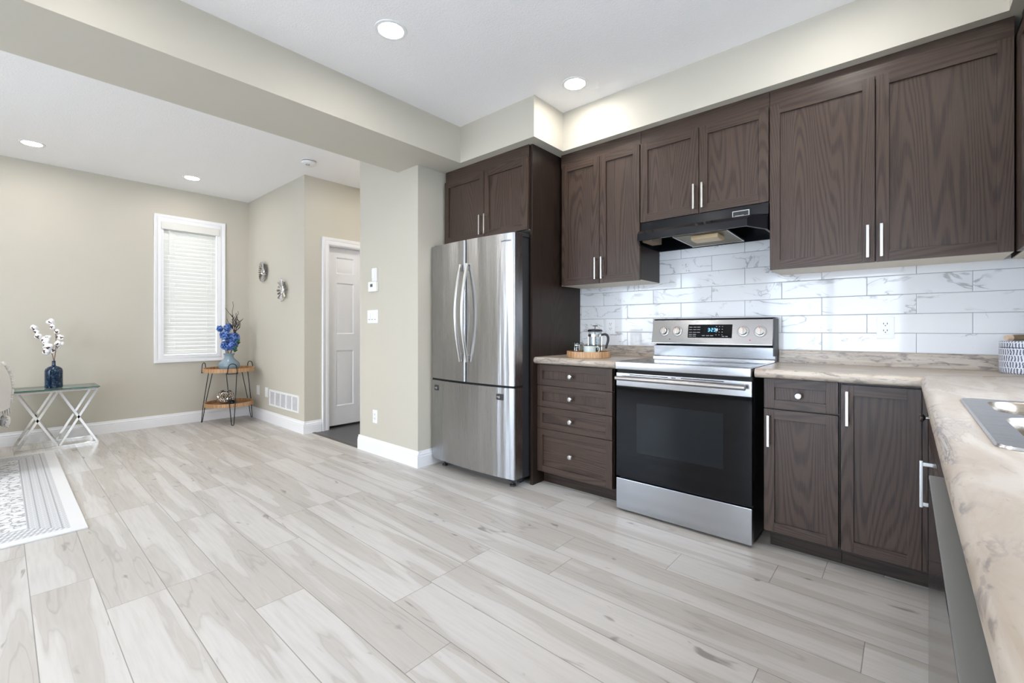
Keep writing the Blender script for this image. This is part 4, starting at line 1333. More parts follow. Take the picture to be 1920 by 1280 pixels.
mb = MB(); hx, hy = 0.7515, 0.66
hp = [(0.046, 0.142), (0.070, 0.146), (0.086, 0.138), (0.093, 0.120), (0.091, 0.095), (0.083, 0.068), (0.078, 0.045)]
mb.tube([(fx + hx * d, fy + hy * d, TZ + z) for d, z in hp], [0.008, 0.009, 0.009, 0.009, 0.0085, 0.008, 0.006], 12, smooth=5)
obj('handle', mb, plain('black handle', (0.018, 0.018, 0.022), 0.35), t)
# glass jar
jx, jy = TC.x - 0.075, TC.y - 0.022
t = thing('glass_jar', 'small clip-top glass jar with wire clasp on the left of the tray', 'jar', (jx, jy, TZ))
mb = MB(); mb.lathe([(0, 0.001), (0.040, 0.001), (0.045, 0.008), (0.045, 0.058), (0.038, 0.068), (0.038, 0.072), (0.0365, 0.072), (0.0365, 0.067), (0.0435, 0.057), (0.0435, 0.009), (0.039, 0.004), (0, 0.004)], (jx, jy, TZ), 32)
obj('jar_glass', mb, M_jglass, t)
mb = MB(); mb.lathe([(0, 0.074), (0.042, 0.074), (0.043, 0.082), (0.034, 0.090), (0, 0.092)], (jx, jy, TZ), 32)
obj('lid', mb, m_glass('jar lid glass', (0.8, 0.83, 0.83), 1.9), t)
mb = MB(); mb.lathe([(0.0385, 0.066), (0.0405, 0.066), (0.0405, 0.070), (0.0385, 0.070)], (jx, jy, TZ), 30, ring=True)
a0 = R(-70)
c_, s_ = math.cos(a0), math.sin(a0)
for dz in (-1, 1):
    q = a0 + dz * 0.25
    mb.tube([(jx + 0.041 * math.cos(q), jy + 0.041 * math.sin(q), TZ + 0.068), (jx + 0.052 * math.cos(q), jy + 0.052 * math.sin(q), TZ + 0.050), (jx + 0.050 * math.cos(q), jy + 0.050 * math.sin(q), TZ + 0.030), (jx + 0.047 * math.cos(a0), jy + 0.047 * math.sin(a0), TZ + 0.028)], 0.0016, 6)
    mb.tube([(jx + 0.046 * math.cos(q), jy + 0.046 * math.sin(q), TZ + 0.060), (jx + 0.047 * math.cos(q), jy + 0.047 * math.sin(q), TZ + 0.086)], 0.0016, 6)
obj('wire_clip', mb, M_chrome, t)
# napkin and mug
nx, ny = TC.x + 0.035, TC.y - 0.045
def nap(u, v):
    x = -0.062 + 0.13 * u
    y = -0.050 + 0.078 * v
    lift = 0.020 * max(0, u - 0.72) / 0.28 * (1 - 0.3 * v) + 0.016 * max(0, 0.22 - u) / 0.22 * v + 0.0015 * math.sin(9 * u + 5 * v)
    a = R(38)
    return (nx + x * math.cos(a) - y * math.sin(a), ny + x * math.sin(a) + y * math.cos(a), TZ + 0.0045 + max(0, lift))
mb = MB(); mb.grid(nap, 28, 16, 0.002)
n = N('striped napkin'); q = n.f('FRACT', n.f('MULTIPLY', n.f('ADD', n.xyz(n.pos())[0], n.xyz(n.pos())[1]), 28.0))
n.set(Base_Color=n.mix(n.ss(q, 0.86, 0.9), (0.70, 0.71, 0.70), (0.22, 0.25, 0.24)), Roughness=0.9)
tag(obj('napkin', mb, n.m, None, 60), 'white striped cloth napkin crumpled under the mug on the tray', 'napkin')
mx, my = TC.x + 0.040, TC.y - 0.050
t = thing('mug', 'pale green enamel mug with dark rim at the front of the tray', 'mug', (mx, my, TZ + 0.0085))
mz = TZ + 0.0085
mb = MB(); mb.lathe([(0, 0), (0.036, 0), (0.0415, 0.006), (0.0425, 0.058), (0.040, 0.058), (0.039, 0.008), (0, 0.004)], (mx, my, mz), 36)
obj('cup', mb, plain('pale green enamel', (0.60, 0.66, 0.63), 0.2), t)
mb = MB(); mb.lathe([(0.0398, 0.058), (0.0430, 0.058), (0.0430, 0.0605), (0.0398, 0.0605)], (mx, my, mz), 36, ring=True)
obj('rim_band', mb, plain('dark enamel rim', (0.05, 0.045, 0.035), 0.3), t)
mb = MB(); mb.tube([(mx + hx * d, my + hy * d, mz + z) for d, z in ((0.042, 0.048), (0.056, 0.052), (0.066, 0.042), (0.065, 0.024), (0.055, 0.012), (0.0415, 0.010))], 0.004, 8, smooth=5)
obj('handle', mb, plain('pale green enamel handle', (0.60, 0.66, 0.63), 0.2), t)

# ------------------------------------------------------------------ canister on the right
cx, cy = 0.402, 2.985
n = N('hand painted ceramic')
x, y, z = n.xyz(n.t.nodes.new('ShaderNodeTexCoord').outputs['Object'])
a = n.f('ARCTAN2', y, x)
v = n.f('DIVIDE', z, 0.0275)
row = n.f('FLOOR', v)
fv = n.f('SUBTRACT', v, row)
wob = n.f('MULTIPLY', n.f('SUBTRACT', n.noise(n.comb(n.f('MULTIPLY', a, 4.0), n.f('MULTIPLY', z, 60.0), row), 1.0, 2), 0.5), 1.1)
u = n.f('FRACT', n.f('ADD', n.f('ADD', n.f('MULTIPLY', a, 8.5), n.f('MULTIPLY', row, 0.37)), wob))
st = n.f('MULTIPLY', n.ss(n.f('ABSOLUTE', n.f('SUBTRACT', u, 0.5)), 0.20, 0.27, 1, 0), n.ss(n.f('ABSOLUTE', n.f('SUBTRACT', fv, 0.5)), 0.42, 0.46, 1, 0))
n.set(Base_Color=n.mix(st, (0.74, 0.76, 0.80), (0.13, 0.14, 0.21)), Roughness=0.35)
M_cer = n.m
t = thing('canister', 'white ceramic canister painted with blue dashes, in the counter corner', 'canister', (cx, cy, ZT + 0.0005))
mb = MB(); mb.lathe([(0, 0), (0.082, 0), (0.088, 0.006), (0.089, 0.114), (0, 0.114)], (cx, cy, ZT + 0.0005), 48)
obj('jar_body', mb, M_cer, t)
mb = MB(); mb.lathe([(0, 0.1175), (0.0885, 0.1175), (0.0885, 0.140), (0.084, 0.1445), (0, 0.1445)], (cx, cy, ZT + 0.0005), 48)
obj('lid', mb, M_cer, t)
mb = MB(); mb.lathe([(0, 0.114), (0.084, 0.114), (0.084, 0.1175), (0, 0.1175)], (cx, cy, ZT + 0.0005), 40)
obj('lid_gap', mb, plain('navy seam', (0.05, 0.05, 0.09), 0.6), t)
mb = MB(); mb.tube([(cx - 0.058, cy - 0.045, ZT + 0.160), (cx - 0.04, cy - 0.03, ZT + 0.160), (cx, cy, ZT + 0.161), (cx + 0.055, cy + 0.035, ZT + 0.160)], [0.0125, 0.014, 0.0135, 0.012], 14)
n = N('bark wood'); n.set(Base_Color=n.mix(n.noise(n.pos(), 60, 4), (0.12, 0.08, 0.05), (0.32, 0.24, 0.16)), Roughness=0.8)
hn = obj('lid_handle', mb, n.m, t)
mb = MB(); mb.tube([(cx - 0.072, cy - 0.056, ZT + 0.160), (cx - 0.056, cy - 0.0435, ZT + 0.160)], [0.0115, 0.0135], 14)
obj('cut_end', mb, plain('pale cut wood', (0.62, 0.47, 0.35), 0.6), hn)

# ------------------------------------------------------------------ round tripod tray table with its things
PC = Vector((-6.105, 1.815))
tt = thing('tray_table', 'two-tier round bamboo tray table on black hairpin legs in the corner', 'side table', (PC.x, PC.y, 0))
M_wire = plain('black wire', (0.015, 0.015, 0.016), 0.4, 0.5)
RT = 0.268
for zb, rr in ((0.610, RT), (0.205, 0.254)):
    mb = MB(); mb.lathe([(rr - 0.012, 0.010), (rr - 0.012, 0.043), (rr, 0.043), (rr, 0), (rr - 0.012, 0)], (PC.x, PC.y, zb), 64, ring=True)
    r_ = obj('tray_rim', mb, M_bamboo, tt)
    mb = MB(); mb.lathe([(0, 0.004), (rr - 0.0122, 0.004), (rr - 0.0122, 0.013), (0, 0.013)], (PC.x, PC.y, zb), 48)
    obj('tray_floor', mb, M_bfloor, tt)
for ang in (232, -10, 110):
    a = R(ang)
    c_, s_ = math.cos(a), math.sin(a)
    tx, ty = -s_, c_
    def P(r, w, z):
        return (PC.x + c_ * r + tx * w, PC.y + s_ * r + ty * w, z)
    mb = MB()
    q0 = RT + 0.007
    # hairpin: down from the tray, round the foot, up again; loop above the rim
    pts = [P(0.200, -0.052, 0.607), P(0.228, -0.042, 0.45), P(0.268, -0.026, 0.22), P(0.290, -0.014, 0.05), P(0.296, -0.010, 0.014), P(0.297, 0, 0.0065), P(0.296, 0.010, 0.014), P(0.290, 0.014, 0.05), P(0.268, 0.026, 0.22), P(0.228, 0.042, 0.45), P(0.200, 0.052, 0.607)]
    mb.tube(pts, 0.0045, 8, smooth=3)
    loop = [P(q0, -0.05, 0.597), P(q0, -0.047, 0.625), P(q0, -0.042, 0.665)] + [P(q0, 0.040 * math.cos(R(180 - 18 * k)), 0.672 + 0.040 * math.sin(R(18 * k))) for k in range(11)] + [P(q0, 0.042, 0.665), P(q0, 0.047, 0.625), P(q0, 0.05, 0.597)]
    mb.tube(loop, 0.0045, 8)
    mb.tube([P(q0, -0.055, 0.597), P(q0, 0.055, 0.597)], 0.0045, 8)
    obj('hairpin_leg', mb, M_wire, tt)
ZTR = 0.6235
# glass vase
vx, vy = PC.x - 0.005, PC.y + 0.0
n = N('smoky blue glass'); n.set(Base_Color=n.mix(n.noise(n.pos(), 14, 3), (0.20, 0.30, 0.38), (0.36, 0.46, 0.52)), Roughness=0.12, Alpha=0.80)
mb = MB(); mb.lathe([(0, 0), (0.075, 0), (0.103, 0.018), (0.112, 0.05), (0.104, 0.085), (0.072, 0.118), (0.050, 0.142), (0.047, 0.172), (0.056, 0.184), (0.058, 0.19), (0.052, 0.19), (0.043, 0.175), (0.045, 0.142), (0.067, 0.114), (0.099, 0.083), (0.107, 0.05), (0.098, 0.022), (0.07, 0.006), (0, 0.006)], (vx, vy, ZTR + 0.0005), 40)
vz = thing('vase', 'round smoky blue glass vase on the upper tier of the tray table', 'vase', (vx, vy, ZTR))
obj('vessel', mb, n.m, vz, 70)
mb = MB(); mb.lathe([(0.052, 0.1905), (0.059, 0.1905), (0.061, 0.195), (0.055, 0.198), (0.051, 0.195)], (vx, vy, ZTR + 0.0005), 36, ring=True)
obj('lip', mb, plain('blue glass lip', (0.22, 0.33, 0.40), 0.1), vz)
# blue flowers
n = N('blue petal'); n.set(Base_Color=n.mix(n.ss(n.noise(n.pos(), 55, 3), 0.32, 0.66), (0.008, 0.04, 0.24), (0.20, 0.36, 0.78)), Roughness=0.7)
M_petal = n.m
M_stem = plain('dry stem', (0.16, 0.14, 0.06), 0.7)
M_leaf = plain('green leaf', (0.06, 0.17, 0.05), 0.6)
VR = Vector((0.7515, 0.66, 0)); VD = Vector((-0.66, 0.7515, 0))
def vp(r, z, d=0.0):
    return Vector((vx, vy, 0)) + VR * r + VD * d + Vector((0, 0, z))
def petals(mb, c, rad, cnt, psize):
    for k in range(cnt):
        th = math.acos(1 - 2 * (k + 0.5) / cnt)
        ph = k * 2.39996 + random.uniform(-0.2, 0.2)
        d = Vector((math.sin(th) * math.cos(ph), math.sin(th) * math.sin(ph), math.cos(th)))
        p = Vector(c) + d * rad * random.uniform(0.55, 1.2)
        rot = d.to_track_quat('Z', 'Y').to_matrix().to_4x4() @ Matrix.Rotation(random.uniform(0, 6), 4, 'Z')
        for j in range(4):
            M = Matrix.Translation(p) @ rot @ Matrix.Rotation(j * math.pi / 2, 4, 'Z') @ Matrix.Translation((psize * 0.55, 0, 0)) @ Matrix.Rotation(random.uniform(-0.5, 0.2), 4, 'Y')
            tb = bmesh.new()
            v = [tb.verts.new(q) for q in ((-psize * 0.55, 0, 0), (0, -psize * 0.5, 0.002), (psize * 0.5, -psize * 0.2, 0.004), (psize * 0.5, psize * 0.2, 0.004), (0, psize * 0.5, 0.002), (0, 0, -0.002))]
            for f_ in ((0, 1, 5), (1, 2, 5), (2, 3, 5), (3, 4, 5), (4, 0, 5)):
                tb.faces.new([v[i] for i in f_])
            mb.merge(tb, M)
FL = ((-0.105, 1.115, -0.01, 0.036, 'blue flower reaching furthest left toward the blind'), (-0.028, 1.135, 0.03, 0.044, 'deep blue flower at the top of the vase bouquet'), (-0.02, 1.035, -0.03, 0.058, 'paler blue bloom in the middle of the bouquet, left one'), (0.055, 1.010, 0.02, 0.055, 'blue bloom in the middle of the bouquet, right one'), (-0.02, 0.915, -0.03, 0.05, 'blue bloom just above the vase neck, left one'), (0.04, 0.920, -0.01, 0.058, 'blue bloom just above the vase neck, right one'))
for i, (r, z, dd, rad, lb) in enumerate(FL):
    p = vp(r, z, dd)
    b = vp(r * 0.1 - 0.02 + 0.008 * i, ZTR + 0.19, dd * 0.2)
    t = thing('flower_stem', lb + ' in the smoky glass vase', 'flower', tuple(vp(0, ZTR + 0.03)), 'blue flowers in the glass vase')
    mb = MB(); mid = (p + b) / 2 + VR * (0.01 if r > 0 else -0.01)
    mb.tube([vp(-0.02 + 0.008 * i, ZTR + 0.012, 0.006 * (i - 2)), b, mid, p], 0.0025, 6)
    obj('stem', mb, M_stem, t)
    mb = MB(); petals(mb, p, rad * 0.88, 60, rad * 0.40)
    mb.ball(p, rad * 0.5, 1)
    obj('bloom', mb, M_petal, t, 60)
    if i in (3, 5):
        mb = MB()
        for q in range(3):
            def lf(u, v, q=q):
                a = 0.8 * (v - 0.5) * math.sin(math.pi * min(1, u * 1.02)) * 0.05
                base = p - Vector((0, 0, 0.03)) + VR * (0.01 + 0.055 * u) + Vector((0, 0, -0.012 * q + 0.015 * math.sin(u * 3) * (1 - q)))
                return tuple(base + VD * (a + 0.012 * (q - 1)) + Vector((0, 0, a * 0.8)))
            mb.grid(lf, 8, 4)
        obj('leaf', mb, M_leaf, t)
# dark twigs
t = thing('twig_branch', 'bare dark forked twig rising behind the blue flowers', 'twig', tuple(vp(0.03, ZTR + 0.03)))
mb = MB()
def twig(p, d, L_, r, depth):
    pts = [p]
    q = p.copy()
    dd = d.copy()
    seg_n = 4
    for k in range(seg_n):
        dd = (dd + Vector((random.uniform(-.25, .25), random.uniform(-.2, .2), random.uniform(-.08, .2)))).normalized()
        q = q + dd * L_ / seg_n
        pts.append(q.copy())
    mb.tube(pts, [max(0.0023, r * (1 - 0.12 * k)) for k in range(seg_n + 1)], 5)
    if depth:
        for k in range(1, seg_n + 1):
            for s_ in ((-1, 1) if depth > 1 else (random.choice((-1, 1)),)):
                nd = (dd + VR * s_ * random.uniform(0.5, 1.0) + VD * random.uniform(-.5, .5) + Vector((0, 0, random.uniform(0, .5)))).normalized()
                twig(pts[k], nd, L_ * random.uniform(0.35, 0.5), r * 0.6, depth - 1)
b = vp(0.018, ZTR + 0.19)
mb.tube([vp(0.03, ZTR + 0.012), b, vp(0.062, 1.02)], 0.004, 6)
random.seed(12)
twig(vp(0.062, 1.02), Vector((0.10, 0.09, 1)).normalized(), 0.20, 0.004, 2)
twig(vp(0.062, 1.06), Vector((-0.10, -0.05, 1)).normalized(), 0.27, 0.0045, 1)
twig(vp(0.07, 1.04), Vector((0.16, 0.12, 0.8)).normalized(), 0.16, 0.0035, 2)
obj('branches', mb, plain('dark bark', (0.025, 0.018, 0.015), 0.8), t)
# silver faceted globe and dark urchin on the lower tier
gz = 0.2185
gx, gy = PC.x - 0.03 - 0.01, PC.y - 0.025
t = thing('decor_globe', 'faceted silver globe candle holder on the lower tier of the tray table', 'globe', (gx, gy, gz))
tb = bmesh.new()
bmesh.ops.create_icosphere(tb, subdivisions=3, radius=0.095)
bmesh.ops.poke(tb, faces=list(tb.faces), offset=0.0)
for i, v in enumerate(tb.verts):
    if len(v.link_edges) == 3:
        v.co *= 0.93
bmesh.ops.scale(tb, vec=(1, 1, 0.9), verts=tb.verts)
for v in list(tb.verts):
    if v.co.z > 0.072:
        v.co.z = 0.072
    if v.co.z < -0.08:
        v.co.z = -0.08
mb = MB(); mb.merge(tb, Matrix.Translation((gx, gy, gz + 0.0805)))
obj('globe_shell', mb, plain('mercury silver', (0.62, 0.58, 0.54), 0.12, 1.0), t, 5)
mb = MB(); mb.lathe([(0.043, 0.151), (0.056, 0.151), (0.056, 0.157), (0.043, 0.157)], (gx, gy, gz), 28, ring=True)
obj('globe_opening', mb, plain('dark silver', (0.2, 0.19, 0.18), 0.2, 1.0), t)
ux, uy = PC.x + 0.095, PC.y + 0.0
mb = MB(); mb.ball((ux, uy, gz + 0.024), 0.022, 2)
for k in range(110):
    th = math.acos(1 - 1.75 * (k + 0.5) / 110)
    ph = k * 2.39996
    d = Vector((math.sin(th) * math.cos(ph), math.sin(th) * math.sin(ph), math.cos(th)))
    p = Vector((ux, uy, gz + 0.026))
    e = p + d * 0.050
    if e.z < gz + 0.003:
        e.z = gz + 0.003
    mb.tube([p, e], [0.0035, 0.0012], 4)
tag(obj('spiky_ornament', mb, plain('gunmetal', (0.12, 0.12, 0.125), 0.3, 1.0)), 'small dark spiky ball beside the silver globe on the lower tier', 'ornament')

# ------------------------------------------------------------------ glass side table with cotton vase
GX0, GX1, GY0, GY1 = -6.335, -5.955, 0.085, 0.640
gt = thing('glass_side_table', 'glass-topped side table with crossed chrome legs', 'side table', ((GX0 + GX1) / 2, (GY0 + GY1) / 2, 0))
mb = MB(); mb.box(GX0 - 0.005, GX1 + 0.005, GY0 - 0.008, GY1 + 0.008, 0.5455, 0.5545)
tp = obj('glass_top', mb, M_tglass, gt)
mb = MB()
for a, b, c, d in ((GX1 + 0.0052, GX1 + 0.0066, GY0 - 0.008, GY1 + 0.008), (GX0 - 0.0066, GX0 - 0.0052, GY0 - 0.008, GY1 + 0.008), (GX0 - 0.005, GX1 + 0.005, GY1 + 0.0082, GY1 + 0.0096), (GX0 - 0.005, GX1 + 0.005, GY0 - 0.0096, GY0 - 0.0082)):
    mb.box(a, b, c, d, 0.5458, 0.5542)
obj('glass_edge', mb, M_gedge, tp)
M_tch = plain('polished steel', (0.80, 0.79, 0.77), 0.12, 1.0)
mb = MB()
b_ = 0.010
for x in (GX0, GX1 - 2 * b_):
    mb.box(x, x + 2 * b_, GY0, GY1, 0.525, 0.545, 0.001)
for y in (GY0, GY1 - 2 * b_):
    mb.box(GX0 + 2 * b_, GX1 - 2 * b_, y, y + 2 * b_, 0.5255, 0.5445, 0.001)
obj('top_frame', mb, M_tch, gt)
for x in (GX0, GX1 - 2 * b_):
    mb = MB(); mb.box(x, x + 2 * b_, GY0, GY1, 0.0005, 0.020, 0.001)
    obj('floor_rail', mb, M_tch, gt)
ym = (GY0 + GY1) / 2
def bar(mb, x, ya, za, yb, zb):
    L_ = math.hypot(yb - ya, zb - za)
    an = math.atan2(zb - za, yb - ya)
    M = Matrix.Translation((x, (ya + yb) / 2, (za + zb) / 2)) @ Matrix.Rotation(an, 4, 'X')
    mb.box(-b_ * 0.9, b_ * 0.9, -L_ / 2, L_ / 2, -b_, b_, 0.001, 1, M)
for x in (GX0 + b_, GX1 - b_):
    for ya, yb in ((GY0 + 0.012, ym - 0.006), (ym - 0.006, GY0 + 0.012), (ym + 0.006, GY1 - 0.012), (GY1 - 0.012, ym + 0.006)):
        mb = MB(); bar(mb, x, ya, 0.526, yb, 0.019)
        obj('crossed_leg', mb, M_tch, gt)
bx, by, bz = -6.085, 0.338, 0.5552
n = N('speckled navy glaze')
s1 = n.noise(n.pos(), 60, 4, 0.7, 1.0)
n.set(Base_Color=n.mix(n.ss(s1, 0.50, 0.66), (0.006, 0.016, 0.045), (0.05, 0.14, 0.24)), Roughness=0.12)
mb = MB(); mb.lathe([(0, 0), (0.056, 0), (0.062, 0.006), (0.062, 0.162), (0.056, 0.183), (0.036, 0.200), (0.018, 0.207), (0.0135, 0.215), (0.0125, 0.252), (0.014, 0.256), (0.010, 0.256), (0.009, 0.21), (0, 0.205)], (bx, by, bz), 40)
vs = thing('bottle_vase', 'tall speckled navy bottle vase on the glass side table', 'vase', (bx, by, bz))
obj('bottle_body', mb, n.m, vs, 50)
n = N('cotton'); n.set(Base_Color=(0.88, 0.87, 0.88), Roughness=1.0); n.bump(n.noise(n.pos(), 120, 3), 0.6, 0.004)
M_cot = n.m
M_husk = plain('brown husk', (0.10, 0.045, 0.03), 0.7)
M_cst = plain('brown twig', (0.16, 0.10, 0.075), 0.8)
def bp(r, z, d=0.0):
    return Vector((bx, by, bz)) + VR * r + VD * d + Vector((0, 0, z))
def cotton(label, spine, bolls):
    t = thing('cotton_branch', label, 'cotton branch', tuple(bp(0, 0.2)))
    mb = MB(); mb.tube([bp(*s) for s in spine], [0.0035 - 0.0018 * k / (len(spine) - 1) for k in range(len(spine))], 6)
    for r, z, d, s in bolls:
        c = bp(r, z, d)
        near = min((bp(*q) for q in spine), key=lambda v: (v - c).length)
        mb.tube([near, (near + c) / 2 + Vector((0, 0, -0.004)), c], 0.0015, 5)
    obj('stem', mb, M_cst, t)
    for r, z, d, s in bolls:
        c = bp(r, z, d)
        mb = MB()
        for k in range(4):
            a = k * math.pi / 2 + random.random()
            mb.ball(c + (VR * math.cos(a) + Vector((0, 0, 1)) * math.sin(a)) * s * 0.52 + VD * random.uniform(-.3, .3) * s, s * 0.80, 2)
        o_ = obj('boll', mb, M_cot, t, 80)
        mb = MB()
        dn = (VR * random.uniform(-0.5, 0.9) - VD * 0.75 + Vector((0, 0, random.uniform(-0.8, 0.3)))).normalized()
        for k in range(3):
            rot = dn.to_track_quat('Z', 'Y').to_matrix().to_4x4() @ Matrix.Rotation(k * 2.1 + random.random(), 4, 'Z')
            mb.ball(c + rot.to_3x3() @ Vector((s * 0.42, 0, s * 0.85)), s * 0.42, 1, (1.5, 0.75, 0.45), rot @ Matrix.Rotation(0.5, 4, 'Y'))
        obj('husk', mb, M_husk, o_)
random.seed(4)
cotton('cotton branch leaning left in the navy bottle vase, heavy with white bolls', [(0, 0.10), (0, 0.256), (-0.012, 0.31), (-0.055, 0.39), (-0.11, 0.45), (-0.155, 0.52), (-0.185, 0.565)],
       [(-0.185, 0.570, 0, 0.023), (-0.162, 0.530, 0.0, 0.021), (-0.135, 0.490, -0.01, 0.022), (-0.105, 0.460, 0.015, 0.022), (-0.06, 0.475, 0.01, 0.022), (-0.045, 0.445, -0.02, 0.026), (-0.085, 0.395, 0.01, 0.025), (-0.02, 0.395, -0.02, 0.028), (-0.05, 0.345, -0.015, 0.026), (-0.015, 0.35, 0.01, 0.022)])
cotton('cotton branch standing upright on the right in the navy bottle vase', [(0.002, 0.10, 0.002), (0.003, 0.256, 0.002), (0.015, 0.33), (0.022, 0.42), (0.018, 0.50), (0.002, 0.57), (-0.02, 0.62)],
       [(-0.026, 0.625, 0, 0.026), (-0.002, 0.575, -0.01, 0.020), (0.030, 0.535, 0, 0.018), (0.045, 0.48, 0.01, 0.021), (0.075, 0.475, 0.0, 0.018), (0.05, 0.425, -0.01, 0.021), (0.068, 0.42, 0.01, 0.016), (0.025, 0.39, 0.015, 0.018)])

# ------------------------------------------------------------------ rug
n = N('grey and ivory woven rug')
x, y, z = n.xyz(n.t.nodes.new('ShaderNodeTexCoord').outputs['Object'])
RUX, RUY = 1.21, 0.85
ex = n.f('SUBTRACT', RUX, n.f('ABSOLUTE', x))
ey = n.f('SUBTRACT', RUY, n.f('ABSOLUTE', y))
e = n.f('MINIMUM', ex, ey)
along = n.f('ADD', x, y)
wob = n.noise(n.comb(x, y, 0.0), 16, 2)
wx = n.f('ADD', x, n.f('MULTIPLY', n.f('SUBTRACT', wob, 0.5), 0.05))
wy = n.f('ADD', y, n.f('MULTIPLY', n.f('SUBTRACT', n.noise(n.comb(y, x, 4.0), 16, 2), 0.5), 0.05))
def sn(v, k):
    return n.f('SINE', n.f('MULTIPLY', v, k))
def cs(v, k):
    return n.f('COSINE', n.f('MULTIPLY', v, k))
f1 = n.f('ADD', n.f('ADD', cs(wx, 36.0), cs(wy, 36.0)), n.f('MULTIPLY', cs(n.f('ADD', wx, wy), 58.0), 0.9))
f1 = n.f('ADD', f1, n.f('MULTIPLY', cs(n.f('SUBTRACT', wx, wy), 58.0), 0.9))
f1 = n.f('ADD', f1, n.f('MULTIPLY', n.f('MULTIPLY', sn(wx, 110.0), sn(wy, 110.0)), 1.2))
field = n.ss(n.f('ABSOLUTE', n.f('ADD', f1, n.f('MULTIPLY', n.f('SUBTRACT', n.noise(n.comb(x, y, 9.0), 60, 3), 0.5), 2.5))), 0.40, 0.80, 1.0, 0.0)
bd = n.ss(n.f('MULTIPLY', sn(along, 260.0), cs(e, 170.0)), -0.1, 0.25)
zb = n.ss(sn(e, 150.0), 0.80, 0.95)
inb = n.ss(e, 0.225, 0.228)
outb = n.ss(e, 0.062, 0.066)
patt = n.f('ADD', n.f('MULTIPLY', inb, field), n.f('MULTIPLY', n.f('SUBTRACT', 1.0, inb), n.f('MAXIMUM', bd, zb)))
patt = n.f('MULTIPLY', patt, outb)
wear = n.noise(n.comb(x, y, 1.0), 3.0, 4, 0.6)
n.set(Base_Color=n.mix(n.f('MULTIPLY', n.f('SUBTRACT', 1.0, n.f('MULTIPLY', patt, 1.0)), 1.0), (0.37, 0.375, 0.39), (0.72, 0.715, 0.715)), Roughness=0.95)
# ivory ground wherever the plain outer band runs
n.bump(n.noise(n.comb(x, y, 0.0), 500, 2), 0.3, 0.003)
mb = MB(); mb.box(-5.85, -3.43, 0.325 - 2 * RUY, 0.325, 0.0004, 0.009, 0.002)
tag(obj('rug', mb, n.m, None, 35, (-4.64, 0.325 - RUY, 0.0)), 'ivory and grey ornamental area rug lying at the left edge of the photo', 'rug')

# ------------------------------------------------------------------ armchair at the left edge with throw and pillow
M_uph = plain('charcoal upholstery', (0.045, 0.045, 0.05), 0.9)
ac = thing('armchair', 'charcoal armchair cut off by the left edge, draped in a white throw', 'armchair', (-5.45, -0.42, 0))
mb = MB(); mb.box(-5.74, -5.12, -0.82, -0.16, 0.13, 0.42, 0.05, 3)
obj('seat', mb, M_uph, ac)
mb = MB(); mb.box(-5.74, -5.12, -0.155, -0.02, 0.13, 0.835, 0.05, 3)
obj('backrest', mb, M_uph, ac)
for x0 in (-5.85, -5.115):
    mb = MB(); mb.box(x0, x0 + 0.105, -0.80, -0.03, 0.13, 0.60, 0.035, 3)
    obj('armrest', mb, M_uph, ac)
for x, y in ((-5.79, -0.75), (-5.08, -0.75), (-5.79, -0.09), (-5.08, -0.09)):
    mb = MB(); mb.lathe([(0, 0.0095), (0.016, 0.0095), (0.024, 0.1295), (0, 0.1295)], (x, y, 0), 14)
    obj('leg', mb, plain('dark wood leg', (0.05, 0.03, 0.02), 0.5), ac)
th = thing('throw_blanket', 'white fringed throw hanging over the back of the armchair at the left edge', 'throw', (-5.5, 0.02, 0.45))
def thr(u, v):
    # u runs round the chair corner (camera side to rear), v down the drape from the top of the backrest
    a = R(-70 + 200 * u)
    s = max(0.0, (v - 0.22) / 0.78)
    fold = 0.012 * math.sin(u * 26 + 2.0 * s) * min(1, s * 3)
    low = 0.47 + 0.13 * abs(u - 0.45) ** 1.3
    z = 0.85 - s * (0.85 - low)
    if v < 0.22:
        q = v / 0.22
        rr = q
        z = 0.862 - 0.012 * q * q
    else:
        rr = 1.0
    bulge = 0.052 * math.sin(min(1.0, s * 1.5) * math.pi / 2) * (1 - 0.25 * s)
    x = -5.46 + (0.40 * rr + fold + bulge) * math.cos(a) * (1.0 if math.cos(a) > 0 else 0.7)
    y = -0.10 + (0.105 * rr + fold + bulge) * math.sin(a) * (1.0 if math.sin(a) > 0 else 1.2) + 0.004
    return (x, y, z)
mb = MB(); mb.grid(thr, 40, 30, 0.007)
n = N('fleecy white wool'); n.set(Base_Color=(0.74, 0.72, 0.69), Roughness=1.0); n.bump(n.noise(n.pos(), 140, 3), 0.6, 0.006)
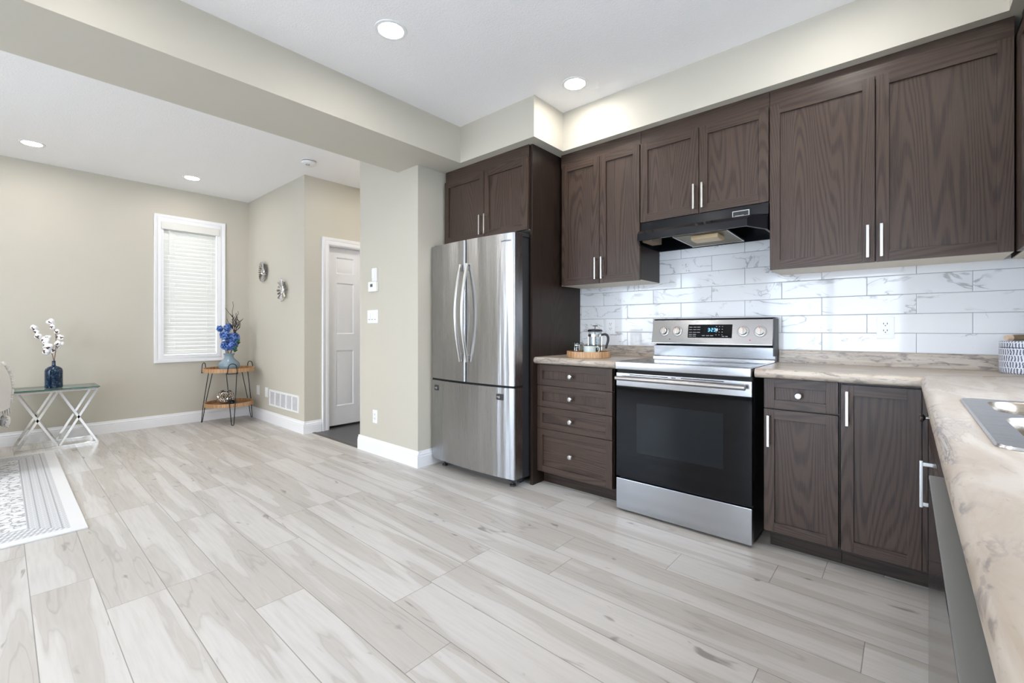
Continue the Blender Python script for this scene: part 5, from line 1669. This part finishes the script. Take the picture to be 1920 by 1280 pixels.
M_wool = n.m
random.seed(3)
for k in range(40):
    u = random.uniform(0.765, 0.835)
    v = 0.24 + 0.72 * k / 39
    p = Vector(thr(u, v)) + Vector((random.uniform(-.006, .006), random.uniform(0.002, .010), random.uniform(-.006, .006)))
    mb.ball(p, random.uniform(0.010, 0.017), 1, (1, 1, random.uniform(0.8, 1.3)))
for k in range(20):
    u = 0.02 + 0.96 * k / 19
    p = Vector(thr(u, 1.0))
    mb.tube([p, p + Vector((random.uniform(-.006, .006), random.uniform(-.004, .006), -0.03)), p + Vector((random.uniform(-.01, .01), 0.004, -0.055))], [0.006, 0.005, 0.002], 5)
ob_ = obj('cloth', mb, M_wool, th, 80)
mb = MB()
tb = bmesh.new()
bmesh.ops.create_icosphere(tb, subdivisions=3, radius=1)
for v in tb.verts:
    c = v.co
    c.x = math.copysign(abs(c.x) ** 0.6, c.x); c.z = math.copysign(abs(c.z) ** 0.6, c.z)
mb.merge(tb, Matrix.Translation((-5.30, 0.026, 0.395)) @ Matrix.Rotation(R(20), 4, 'Y') @ Matrix.Diagonal((0.05, 0.03, 0.035, 1)))
for k in range(14):
    a = 2 * math.pi * k / 14
    mb.tube([(-5.30 + 0.045 * math.cos(a), 0.03, 0.395 + 0.032 * math.sin(a)), (-5.30 + 0.062 * math.cos(a), 0.035 + 0.01 * math.sin(3 * a), 0.395 + 0.046 * math.sin(a) - 0.008)], [0.010, 0.004], 5)
mb.tube([(-5.30, 0.026, 0.42), (-5.32, 0.028, 0.46), (-5.40, 0.03, 0.56)], 0.004, 6)
obj('tassel', mb, M_wool, th, 80)

# ------------------------------------------------------------------ groups of repeats
for kind, grp in (('wall_cabinet', 'dark oak wall cabinets'), ('base_cabinet', 'dark oak base cabinets'), ('outlet', 'white wall outlets'), ('countertop', 'stone patterned countertops'), ('cotton_branch', 'cotton branches in the navy vase'), ('sunburst_ornament', 'silver sunburst ornaments')):
    for o in S.objects:
        if o.parent is None and o.name.split('.')[0] == kind:
            o['group'] = grp
